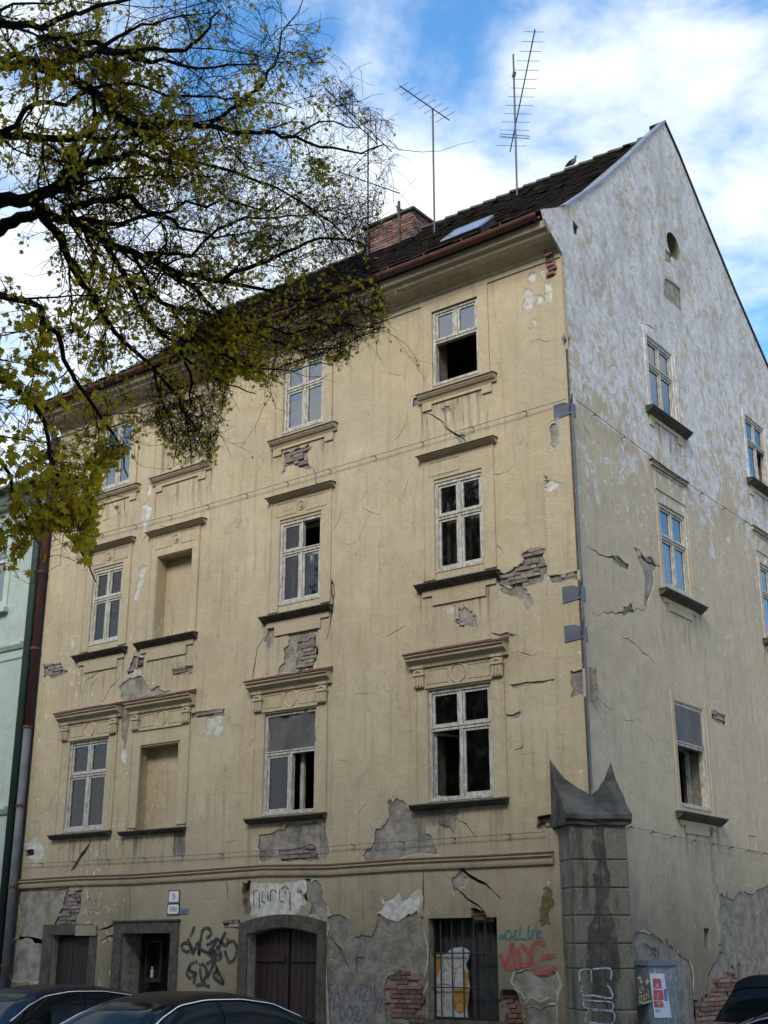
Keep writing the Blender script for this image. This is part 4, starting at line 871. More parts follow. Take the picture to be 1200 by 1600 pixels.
# barred opening with a corrugated sheet
Bw = MB().ring(FW, BW[0], BW[1], BW[2], BW[3], .03, -.3, -.14).build('barred_window', M['darkwood'], H, label='ground floor window with iron bars over dark sheet')
m = MB(); n = 60; vs = []
for i in range(n+1):
    u = BW[0]+(BW[1]-BW[0])*i/n; vs += [FW.P(u, BW[2], -.27+.018*math.cos(i*math.pi/3)), FW.P(u, BW[3], -.27+.018*math.cos(i*math.pi/3))]
m.add(vs, [(2*i, 2*i+1, 2*i+3, 2*i+2) for i in range(n)]); m.build('corrugated_sheet', M['sheet'], Bw, smooth=True)
for x in (689.3, 706.7, 724.3, 741.6, 760): u = FW.px(x, 1515, -.08)[0]; MB().tube([FW.P(u, BW[2]-.02, -.08), FW.P(u, BW[3]+.02, -.08)], .011, 6).build('bar', M['bar'], Bw)
for y in (1489.3, 1543.3): v = FW.px(724, y, -.08)[1]; MB().tube([FW.P(BW[0]-.02, v, -.093), FW.P(BW[1]+.02, v, -.093)], .010, 6).build('bar', M['bar'], Bw)
MB().wb(FW, BW[0]-.1, BW[1]+.05, BW[2]-.1, BW[2], -.2, .04).build('sill', M['stone'], Bw)
k4 = zf(640, 1400, 7.5, FW, -.16)
def ribbon(mb, P, wd, nrm):
    P = [Vector(p) for p in P]; k = len(mb.v)
    for i, p in enumerate(P):
        d = P[min(i+1, len(P)-1)]-P[max(0, i-1)]
        s_ = d.cross(nrm)
        if s_.length < 1e-8: s_ = Vector((0, 0, 1))
        s_.normalize(); mb.v += [p+s_*wd/2, p-s_*wd/2]
    mb.f += [(k+2*i, k+2*i+1, k+2*i+3, k+2*i+2) for i in range(len(P)-1)]
def smoothline(pts, n=5):
    P = [Vector(p) for p in pts]; o = []
    for i in range(len(P)-1):
        a, b, c, d = P[max(i-1, 0)], P[i], P[i+1], P[min(i+2, len(P)-1)]
        for k in range(n):
            t = k/n; o.append(.5*((2*b)+(c-a)*t+(2*a-5*b+4*c-d)*t*t+(3*b-a-3*c+d)*t**3))
    o.append(P[-1]); return o
NF = Vector((0, -1, 0)); NG = Vector((1, 0, 0))
def strokes(name, mat, lines, w, o, wd, parent, smooth_=True):
    m = MB(); nv = NF if w is FW else NG
    for i, l_ in enumerate(lines):
        q = [Vector((a, b)) for a, b in l_]; q = smoothline(q) if smooth_ else q
        ribbon(m, [w.P(p.x, p.y, o+i*.0006) for p in q], wd, nv)
    return m.build(name, mat, parent, fix=False)
CO = MB().prism(FW, ragged(k4((280, 700), (370, 690), (430, 680), (480, 620), (560, 605), (640, 605), (700, 660), (690, 740), (660, 800), (685, 880), (690, 1000), (700, 1060), (690, 1150), (680, 1250), (685, 1440), (500, 1440), (285, 1420), (275, 1250), (285, 1120), (275, 900)), .008, 1), -.175, -.16).build('painted_cutout', M['cut'])
tag(CO, 'pale paper cutout with orange drawing behind the window bars', 'cutout')
for pg in (k4((285, 705), (365, 695), (360, 850), (320, 950), (290, 1010)), k4((520, 1090), (690, 1080), (680, 1300), (600, 1380), (520, 1330)), k4((640, 870), (680, 890), (690, 1050), (640, 1060))): MB().prism(FW, pg, -.159, -.156).build('orange_field', M['cuto'], CO)
cl = [k4((430, 690), (440, 760), (490, 830), (560, 845), (620, 800), (640, 720), (630, 660)), k4((300, 1050), (400, 1030), (500, 1050)), k4((550, 870), (530, 960), (520, 1070), (550, 1150), (570, 1200)), k4((330, 1120), (290, 1200), (310, 1320), (360, 1360)), k4((600, 1230), (545, 1260), (540, 1330), (590, 1370), (640, 1320), (620, 1240), (590, 1230)),
      k4((400, 1080), (410, 1180), (450, 1120)), k4((400, 1240), (450, 1330)), k4((430, 1200), (480, 1320)), k4((560, 1120), (590, 1180), (610, 1110)), k4((390, 900), (430, 850), (440, 900))]
strokes('drawing', M['g_red'], cl, FW, -.155, .012, CO)

# graffiti and old lettering on the wall
sy6 = zf(250, 1330, 4, FW, .006)
bl = [sy6((130, 600), (150, 575), (185, 580), (200, 620), (160, 628), (135, 605)), sy6((175, 545), (205, 640), (235, 570), (245, 650), (262, 505), (300, 482), (320, 515), (290, 545)), sy6((258, 520), (250, 600), (300, 640), (350, 680), (382, 660), (370, 600), (400, 520)), sy6((290, 592), (345, 560), (310, 640), (358, 620)), sy6((410, 505), (360, 600), (350, 545), (412, 592), (420, 540)), sy6((405, 620), (432, 692), (468, 668), (480, 600), (455, 560), (420, 572)), sy6((215, 470), (205, 500), (190, 535)), sy6((300, 640), (330, 600), (340, 650), (380, 640)),
      sy6((235, 690), (195, 705), (185, 745), (222, 765), (190, 795), (168, 760), (190, 715)), sy6((225, 750), (212, 830)), sy6((250, 700), (255, 775), (272, 812), (292, 745), (262, 700)), sy6((290, 705), (338, 690), (292, 795)), sy6((338, 692), (368, 760), (396, 828), (335, 780), (362, 735)), sy6((345, 760), (380, 765)), sy6((225, 840), (270, 832), (310, 845))]
strokes('graffiti', M['g_black'], bl, FW, .006, .062, H)
r7 = zf(480, 1330, 3, FW, .005)
strokes('graffiti', M['g_teal'], [r7((900, 412), (908, 392), (916, 410), (926, 390), (930, 412)), r7((938, 372), (928, 395), (938, 415), (955, 400), (950, 375), (936, 372)), r7((988, 372), (968, 378), (980, 392), (964, 400), (975, 414), (995, 406)), r7((1000, 350), (998, 405), (1030, 412)), r7((1040, 348), (1036, 400), (1050, 408), (1060, 365)), r7((1072, 365), (1080, 412)), r7((1097, 370), (1078, 390), (1102, 410))], FW, .006, .03, H)
strokes('graffiti', M['g_red'], [r7((905, 478), (932, 542), (960, 425)), r7((962, 430), (975, 545)), r7((985, 450), (1002, 540)), r7((1000, 440), (1040, 480), (1035, 530), (925, 548)), r7((1118, 440), (1078, 425), (1050, 470), (1065, 555), (1125, 568), (1165, 545)), r7((1095, 500), (1160, 488))], FW, .006, .07, H)
FONT = {'S': [[(1, .9), (.5, 1), (.1, .8), (.3, .55), (.8, .45), (.9, .15), (.4, 0), (0, .1)]], 'A': [[(0, 0), (.5, 1), (1, 0)], [(.2, .4), (.8, .4)]], 'V': [[(0, 1), (.5, 0), (1, 1)]], '.': [[(.4, 0), (.5, .08)]], 'N': [[(0, 0), (.05, 1), (.9, 0), (1, 1)]], 'Z': [[(0, 1), (1, 1), (0, 0), (1, 0)]], 'M': [[(0, 0), (.15, 1), (.5, .3), (.85, 1), (1, 0)]],
        'D': [[(0, 0), (0, 1), (.7, .85), (.9, .5), (.7, .1), (0, 0)]], 'O': [[(.5, 1), (.05, .7), (.05, .3), (.5, 0), (.95, .3), (.95, .7), (.5, 1)]], '2': [[(0, .8), (.4, 1), (.9, .8), (.7, .45), (0, 0), (1, 0)]], '9': [[(.9, .75), (.5, 1), (.1, .75), (.4, .5), (.85, .6), (.9, .8), (.85, .3), (.5, 0), (.15, .1)]],
        '1': [[(.2, .75), (.55, 1), (.55, 0)]], '4': [[(.7, 0), (.7, 1), (0, .35), (1, .35)]], '8': [[(.5, .52), (.1, .75), (.5, 1), (.9, .75), (.5, .52), (.05, .25), (.5, 0), (.95, .25), (.5, .52)]], 'T': [[(0, 1), (1, 1)], [(.5, 1), (.5, 0)]], 'E': [[(1, 1), (0, 1), (0, 0), (1, 0)], [(0, .5), (.8, .5)]], 'L': [[(0, 1), (0, 0), (1, 0)]], 'R': [[(0, 0), (0, 1), (.8, .9), (.8, .55), (0, .5), (.9, 0)]], 'Y': [[(0, 1), (.5, .5), (1, 1)], [(.5, .5), (.4, 0)]], 'H': [[(0, 0), (0, 1)], [(1, 0), (1, 1)], [(0, .5), (1, .5)]], 'I': [[(.5, 0), (.5, 1)]]}
def text(s_, u0, v0, cw, ch, gap=.25, slant=0, drop=0):
    o = []; u = u0
    for c in s_:
        for l_ in FONT.get(c, []): o.append([(u+x*cw+slant*y*ch, v0+y*ch+drop*(u-u0)) for x, y in l_])
        u += cw*(1+gap)
    return o
a = y7((92, 695))[0]; b = y7((325, 690))[0]; cw = (b[0]-a[0])/(7*1.25)
strokes('graffiti', M['g_blue'], text('SAV.NZM', a[0], a[1], cw, .24), FW, -.012, .022, H, False)
a = y7((150, 790))[0]; strokes('graffiti', M['g_blue'], text('DO2A', a[0], a[1], cw*1.0, .22), FW, -.012, .022, H, False)
a = y7((100, 750))[0]; strokes('graffiti', M['g_blue'], [[(a[0], a[1]), (a[0]+.03, a[1]+.2)], [(a[0]+.08, a[1]), (a[0]+.1, a[1]+.18)], [(b[0]-.05, a[1]), (b[0]+.02, a[1]+.22)], [(b[0]+.05, a[1]), (b[0]+.1, a[1]+.2)]], FW, -.012, .02, H, False)
n2a = zf(370, 1360, 10, FW, .0)
le = [n2a((262, 560), (258, 330), (330, 312)), n2a((348, 340), (352, 575)), n2a((392, 320), (392, 480), (440, 508)), n2a((482, 330), (484, 470)), n2a((622, 355), (590, 300), (545, 308), (522, 350), (520, 480)), n2a((665, 300), (668, 480), (735, 488)), n2a((695, 292), (745, 240), (815, 300)), n2a((755, 340), (762, 365)), n2a((828, 330), (832, 620)), n2a((960, 290), (945, 340), (1000, 330)), n2a((1045, 370), (1050, 420)), n2a((1000, 290), (1020, 390))]
strokes('old_lettering', M['g_black'], le, FW, -.0035, .022, H, False)
m = MB().prism(FW, ragged(y7((1105, 172), (1138, 170), (1158, 258), (1140, 350), (1100, 352), (1098, 250)), .03), .001, .004); m.build('stain', M['olive'], H)
for pg, wd in (((zf(840, 1300, 3.333, GW)((562, 235), (600, 240), (598, 320), (585, 350), (560, 310))), .04), ((zf(840, 1300, 3.333, GW)((640, 205), (710, 210), (705, 300), (650, 305), (620, 280))), .05), ((zf(840, 1300, 3.333, GW)((775, 235), (890, 245), (895, 340), (860, 310), (800, 300))), .05), ((zf(840, 1300, 3.333, GW)((570, 440), (600, 450), (620, 540), (590, 530))), .05), ((zf(840, 1300, 3.333, GW)((820, 400), (850, 410), (840, 560), (820, 520))), .05)):
    us = [p[0] for p in pg]; vs_ = [p[1] for p in pg]; m = MB()
    for i in range(26):   # brush-like vertical scrapes
        u = random.uniform(min(us), max(us)); v = random.uniform(min(vs_), max(vs_)); h_ = random.uniform(.05, .22); w_ = random.uniform(.008, .02)
        if pip(u, v, pg): m.add([GW.P(u, v-h_/2, .0015+i*1e-4), GW.P(u+w_, v-h_/3, .0015+i*1e-4), GW.P(u+w_*.8, v+h_/2, .0015+i*1e-4), GW.P(u-.004, v+h_/3, .0015+i*1e-4)], [(0, 1, 2, 3)])
    if m.v: m.build('scrape_marks', M['scrape'], H, kind='stuff', fix=False)
sg4 = zf(840, 1300, 3.333, GW, .004)
strokes('graffiti', M['g_orange'], [sg4((790, 620), (815, 600), (820, 680), (830, 760)), sg4((800, 650), (850, 630), (830, 700), (860, 720)), sg4((860, 630), (850, 640), (880, 610), (875, 650)), sg4((890, 640), (910, 610), (915, 650)), sg4((830, 600), (845, 660), (835, 740))], GW, -.008, .035, H)
strokes('graffiti', M['g_black'], [sg4((565, 580), (600, 610)), sg4((605, 590), (598, 650)), sg4((612, 648), (610, 610), (622, 605), (615, 630), (625, 648)), sg4((638, 610), (628, 620), (636, 635), (626, 645))], GW, -.008, .02, H)
# buttress graffiti in white
def dpx(a, b, off=.275):
    d = ray(a, b); t = (off-CAM.dot(nD))/d.dot(nD); return CAM+d*t
m = MB()
for l_ in ([(220, 780), (222, 722), (280, 715), (378, 712), (380, 772)], [(278, 716), (282, 785)], [(230, 800), (236, 850), (290, 851), (385, 865), (380, 820), (363, 798)], [(240, 870), (245, 912), (300, 922), (385, 928), (385, 888), (300, 880), (245, 876)], [(258, 940), (250, 985), (300, 995), (385, 1000), (395, 938), (300, 928), (262, 930)]):
    P = [dpx(840+a/3.333, 1300+b/3.333) for a, b in l_]; ribbon(m, smoothline(P, 4), .022, nD)
m.build('graffiti', M['g_white'], B_, fix=False)
# gable conduit stub, outlined patch
a, b = g3((905, 765), (925, 765)); c, d = g3((945, 945), (930, 860)); MB().wb(GW, a[0], b[0], 1.9, a[1], .0, .02).build('pipe_chase', M['cement'], H)
q = g3((1097, 800), (1137, 810)); MB().ring(GW, q[0][0], q[1][0], q[0][1]-.28, q[0][1], .012, -.01, .012).build('hatch', M['gable'], H)
MB().wb(GW, slot[0][0]-.02, slot[1][0]+.02, slot[2][1]-.05, slot[0][1]+.05, -.3, -.25).build('slot_backing', M['darkwood'], H)

# ------------------------------------------------------------ signs, cabinet, posters
def sign(px0, px1, mat_rim, txt, label, name='house_number_sign', cat='sign'):
    (a, b), (c, d) = F_(px0, px1); w_ = c-a; h_ = b-d
    o = MB().wb(FW, a, c, d, b, .004, .016).build(name, mat_rim); t = .02
    pts = []
    for cx_, cy_, t0 in ((c-t-.03, b-t-.03, 0), (a+t+.03, b-t-.03, 90), (a+t+.03, d+t+.03, 180), (c-t-.03, d+t+.03, 270)):
        for k in range(4): an = R(t0+k*30); pts.append((cx_+.03*math.cos(an), cy_+.03*math.sin(an)))
    pf = MB().prism(FW, pts, .016, .019).build('enamel_face', M['signw'], o)
    n = len(txt); cw = (w_*.62)/(n*1.3) if n > 1 else w_*.26; ch = h_*.45; tw = n*cw*1.3-cw*.3
    tl = text(txt, (a+c)/2-tw/2, (b+d)/2-ch/2, cw, ch, .3); strokes('digits', M['g_black'], tl, FW, .0205, .014, o, False); tag(o, label, cat)
sign((264.5, 1391), (281, 1411), M['signr'], '9', 'red rimmed enamel number plate reading 9 above the entrance'); sign((262.3, 1412), (280.8, 1429.5), M['signb'], '1484', 'black rimmed enamel number plate reading 1484, under the red one')
(a, b), (c, d) = F_((281.7, 1419.5), (294.5, 1428.5)); o = MB().wb(FW, a, c, d, b, .004, .012).build('small_plate', M['plateb']); tag(o, 'small blue-grey plate beside the black rimmed number', 'plate')
strokes('worn_print', M['signb'], [[(a+.04, (b+d)/2), (c-.05, (b+d)/2+.01)], [(a+.05, (b+d)/2-.03), (c-.08, (b+d)/2-.03)]], FW, .0135, .012, o, False)
cb = [GW.px(978.5, 1503, .26), GW.px(1037, 1503, .26)]; y0, y1 = .88, 1.86; zt = GW.px(1000, 1503, .26)[1]
U = empty('utility_cabinet', (.13, 1.37, 0)); tag(U, 'scratched grey metal utility cabinet with posters against the side wall', 'cabinet')
MB().prism(GW, [(y0, .08), (y1, .08), (y1, zt-.05), (y1-.05, zt), (y0+.05, zt), (y0, zt-.05)], .002, .26).build('body', M['box'], U)
MB().prism(GW, [(y0-.02, zt-.04), (y0+.03, zt+.02), (y1-.03, zt+.02), (y1+.02, zt-.04), (y1+.02, zt-.055), (y0-.02, zt-.055)], .0, .30).build('hood', M['steel'], U)
MB().wb(GW, y0+.04, (y0+y1)/2-.004, .2, zt-.09, .261, .275).build('door', M['box'], U); MB().wb(GW, (y0+y1)/2+.004, y1-.04, .2, zt-.09, .261, .275).build('door', M['box'], U)
m = MB()
for i in range(90):
    u = random.uniform(y0+.05, y1-.05); v = random.choice([random.uniform(1.35, zt-.1), random.uniform(.5, zt-.1)]); h_ = random.uniform(.01, .09); w_ = random.uniform(.004, .014)
    m.add([GW.P(u, v, .2762+i*2e-5), GW.P(u+w_, v, .2762+i*2e-5), GW.P(u+w_*.8, v+h_, .2762+i*2e-5), GW.P(u, v+h_*.9, .2762+i*2e-5)], [(0, 1, 2, 3)])
m.build('torn_paper', M['p_white'], U, kind='stuff', fix=False)
kp = zf(970, 1490, 12, GW, .28)
P1 = MB().prism(GW, kp((295, 375), (430, 400), (545, 560), (595, 930), (310, 975)), .2785, .281).build('poster', M['p_black']); tag(P1, 'black poster with yellow brushed letters on the cabinet', 'poster')
strokes('lettering', M['p_yellow'], [kp((310, 460), (370, 440)), kp((350, 450), (375, 560)), kp((385, 460), (380, 540), (410, 530)), kp((345, 640), (350, 730), (395, 720)), kp((370, 690), (385, 610), (425, 690)), kp((345, 920), (350, 800), (385, 790), (380, 840), (395, 900)), kp((440, 780), (410, 790), (430, 860), (460, 850)), kp((470, 840), (465, 740), (530, 820), (500, 680)), kp((350, 915), (430, 925), (570, 885))], GW, .2815, .018, P1, False)
MB().prism(GW, kp((445, 490), (475, 500), (500, 480), (530, 520), (490, 585)), .2812, .2825).build('heart', M['p_yellow'], P1)
P2 = MB().prism(GW, kp((530, 370), (800, 375), (845, 660), (900, 900), (945, 1200), (625, 1205), (590, 900)), .2835, .286).build('poster', M['p_white']); tag(P2, 'white poster with three red picture blocks on the cabinet', 'poster')
for q in (kp((585, 465), (745, 470), (760, 655), (600, 660)), kp((600, 670), (780, 690), (800, 870), (605, 870)), kp((605, 880), (760, 880), (800, 985), (620, 995))): MB().prism(GW, q, .2862, .2875).build('red_block', M['p_red'], P2)
MB().prism(GW, kp((790, 660), (845, 665), (870, 890), (815, 890)), .2862, .2872).build('blue_block', M['p_blue'], P2)
strokes('print', M['p_white'], [kp((640, 640), (690, 560), (700, 640)), kp((690, 740), (680, 850)), kp((670, 900), (700, 960), (740, 900))], GW, .288, .014, P2, False); strokes('print', M['g_black'], [kp((640, 1060), (740, 1050)), kp((640, 1090), (720, 1085)), kp((850, 990), (850, 1015)), kp((620, 1000), (800, 1000))], GW, .2875, .010, P2, False)

# ------------------------------------------------------------ chimney, antennas, pigeons
Ch = empty('chimney', (-6.95, 4.85, 17)); Ch['label'] = 'weathered red brick chimney on the ridge'; 
Ch.parent = H; Ch.location = Vector((-6.95, 4.85, 17))-WO['apartment_house']; cx0, cx1, cy0, cy1, cz0, cz1 = -7.68, -6.23, 4.3, 5.38, 16.6, 18.36
MB().box(cx0+.02, cx1-.02, cy0+.02, cy1-.02, cz0, cz1).build('flue', M['mortar'], Ch)
z_ = 17.0; r_ = 0
CF = Wall('f'); CG = Wall('g')
while z_ < cz1-.03:
    for (w, a0, a1, off) in ((FW, cx0, cx1, -cy0-.022), (GW, cy0, cy1, cx1-.022)):
        u = a0-(.14 if r_ % 2 else 0)
        while u < a1-.02:
            l0 = max(u, a0); l1 = min(u+.28, a1)
            if l1-l0 > .06: brick(w, (l0+l1)/2, z_+.035, off+random.uniform(-.006, .006), l1-l0-.014, .066, .06, M['chimbrick'], Ch)
            u += .28
    z_ += .078; r_ += 1
MB().box(cx0-.06, cx1+.06, cy0-.06, cy1+.06, cz1, cz1+.06).box(cx0-.02, cx1+.02, cy0-.02, cy1+.02, cz1+.061, cz1+.09).build('cap', M['moss'], Ch)
MB().tube([(-6.62, 4.26, 17.1), (-6.6, 4.25, 18.7)], .035, 8).build('pipe', M['stone'], Ch)
def yagi(name, label, foot, top, booms, r=.022):
    A_ = empty(name, foot); MB().tube([foot, top], r, 8).build('mast', M['antenna'], A_)
    for (p0, p1, els, l0, l1, tilt) in booms:
        p0 = Vector(p0); p1 = Vector(p1); MB().tube([p0, p1], .014, 6).build('boom', M['antenna'], A_); d = (p1-p0).normalized(); side = d.cross(Vector((0, 0, 1))).normalized() if not tilt else Vector((0, 0, 1))
        for i in range(els):
            c = p0+(p1-p0)*((i+.3)/els); l_ = l0+(l1-l0)*i/(els-1); MB().tube([c-side*l_/2+Vector((0, 0, .015)), c+side*l_/2+Vector((0, 0, .015))], .0055, 4).build('element', M['antenna'], A_)
        j = p0+(p1-p0)*.5
    return A_
A1 = yagi('roof_antenna', 'middle roof antenna with one slanting boom beside the brick chimney', (-5.2, 3.7, 16.95), (-5.2, 3.7, 20.36), [((-5.29, 2.53, 20.34), (-5.11, 4.26, 20.34), 8, .42, .62, False)]); A1['category'] = 'antenna'
def dp(a, b, y):
    d = ray(a, b); return CAM+d*((y-CAM.y)/d.y)
t2 = dp(802, 85, 4.17); f2 = dp(808, 306, 4.17)
A2 = yagi('roof_antenna', '', tuple(f2), tuple(t2), [(tuple(zp(836, 46, 19.51)), tuple(zp(797, 237, 19.51)), 14, .42, .72, False)]); A2['label'] = 'tallest roof antenna with a long steep boom near the gable'; A2['category'] = 'antenna'
MB().tube([t2-Vector((.02, 0, .62)), t2-Vector((-.02, 0, .5))], .04, 6).build('clamp', M['antenna'], A2)
lp = [zp(784, 222, 19.3), zp(826, 226, 19.3)]
MB().tube([zp(782, 213, 19.5), zp(828, 217, 19.5), zp(828, 213, 19.5), zp(782, 209, 19.5), zp(782, 213, 19.5)], .008, 4).build('dipole_loop', M['antenna'], A2)
A0 = yagi('roof_antenna', '', tuple(dp(575, 402, 4.2)), tuple(dp(575, 206, 4.2)), [(tuple(zp(508, 138, 20.97)), tuple(zp(612, 237, 20.97)), 11, .5, .6, True), (tuple(zp(528, 268, 19.58)), tuple(zp(624, 302, 19.58)), 7, .4, .7, True), (tuple(zp(510, 150, 20.86)), tuple(zp(590, 225, 20.86)), 2, .05, .05, True)]); A0['label'] = 'left roof antenna with two booms in front of the chimney'; A0['category'] = 'antenna'
A1['label'] = 'middle roof antenna with one slanting boom beside the brick chimney'
for o, a in ((A0, 1), (A1, 1), (A2, 1)): o['group'] = 'television antennas on the roof'
def pigeon(p, ang, label):
    e = empty('pigeon', p); ca, sa = math.cos(ang), math.sin(ang)
    def T(x, y, z): return Vector(p)+Vector((x*ca-y*sa, x*sa+y*ca, z))
    pth = [(-.17, .05, .010), (-.12, .075, .022), (-.05, .11, .052), (.01, .15, .062), (.05, .19, .045), (.065, .23, .026), (.07, .26, .028), (.078, .285, .024), (.085, .295, .008)]
    q = MB().tube([T(x, 0, z) for x, z, _ in pth], [r for _, _, r in pth], 10); q.build('body', M['steel'], e, smooth=True)
    MB().tube([T(.09, 0, .283), T(.125, 0, .275)], .007, 5, .002).build('beak', M['antenna'], e)
    for s_ in (-1, 1):
        MB().tube([T(.01, s_*.02, .11), T(.015, s_*.02, .0)], .006, 5).build('leg', M['gutter'], e)
        MB().tube([T(.03, s_*.05, .18), T(-.06, s_*.055, .12), T(-.16, s_*.02, .06)], [.02, .028, .006], 6).build('wing', M['antenna'], e, smooth=True)
    tag(e, label, 'pigeon', 'pigeons on the roof')
pigeon((-2.2, 4.75, 18.09), R(20), 'grey pigeon perched on the roof ridge near the gable'); pigeon((-6.72, 4.45, 18.45), R(200), 'dark pigeon perched on top of the brick chimney')

# ------------------------------------------------------------ green neighbour house
NH = empty('neighbour_house', (-18.5, 5, 0)); tag(NH, 'mint green plastered neighbour house at the left edge', 'house')
gx1 = -13.36; ez = 11.75
gh = [rect(-15.85, -14.62, 9.1, 10.9), rect(-15.85, -14.62, 5.3, 7.15), rect(-19.2, -17.95, 8.9, 10.75), rect(-19.2, -17.95, 5.2, 7.05), rect(-16.3, -15.05, 1.4, 3.3)]
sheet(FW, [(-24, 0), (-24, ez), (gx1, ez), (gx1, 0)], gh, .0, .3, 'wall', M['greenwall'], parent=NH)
for h_ in gh:
    H_keep = H; u0, v0 = h_[0]; u1, v1 = h_[2]; m = MB().ring(FW, u0, u1, v0, v1, .07, -.14, -.04).wb(FW, (u0+u1)/2-.035, (u0+u1)/2+.035, v0+.07, v1-.07, -.13, -.05).wb(FW, u0+.07, u1-.07, v0+1.1, v0+1.17, -.132, -.048); wn = m.build('window', M['signw'], NH)
    MB().add([FW.P(u0+.07, v0+.07, -.09), FW.P(u1-.07, v0+.07, -.09), FW.P(u1-.07, v1-.07, -.09), FW.P(u0+.07, v1-.07, -.09)], [(0, 1, 2, 3)]).build('pane', M['glass2'], wn)
    MB().ring(FW, u0-.18, u1+.18, v0-.02, v1+.2, .17, -.01, .03).build('surround', M['greentrim'], wn); MB().wb(FW, u0-.25, u1+.25, v0-.14, v0-.03, -.01, .14).build('sill', M['greentrim'], wn)
for z_, h_, ot in ((4.50, .16, .10), (8.05, .14, .09), (7.82, .05, .03), (11.45, .29, .28)): MB().mould(FW, [(-.01, z_), (ot*.4, z_), (ot, z_+h_*.6), (ot, z_+h_), (-.01, z_+h_)], -24, gx1-.35).build('string_course', M['greentrim'], NH)
MB().mould(FW, [(.3, 11.76), (-.1, 12.0), (-5.0, 15.2), (-11, 11.7), (-11, 11.5), (.2, 11.6)], -24, gx1-.02).build('roof', M['tile'], NH)
MB().tube([(-24, -.38, 11.8), (-13.4, -.38, 11.78)], .09, 8).build('gutter', M['greenpipe'], NH, smooth=True)
MB().tube([(-13.6, -.38, 11.75), (-13.5, -.25, 11.4), (-13.36, -.14, 11.0), (-13.36, -.14, .1)], .10, 10).build('downpipe', M['greenpipe'], NH, smooth=True)
MB().box(-23.9, gx1-.05, .6, 10.5, 0, 11.5).build('interior', M['room'], NH)

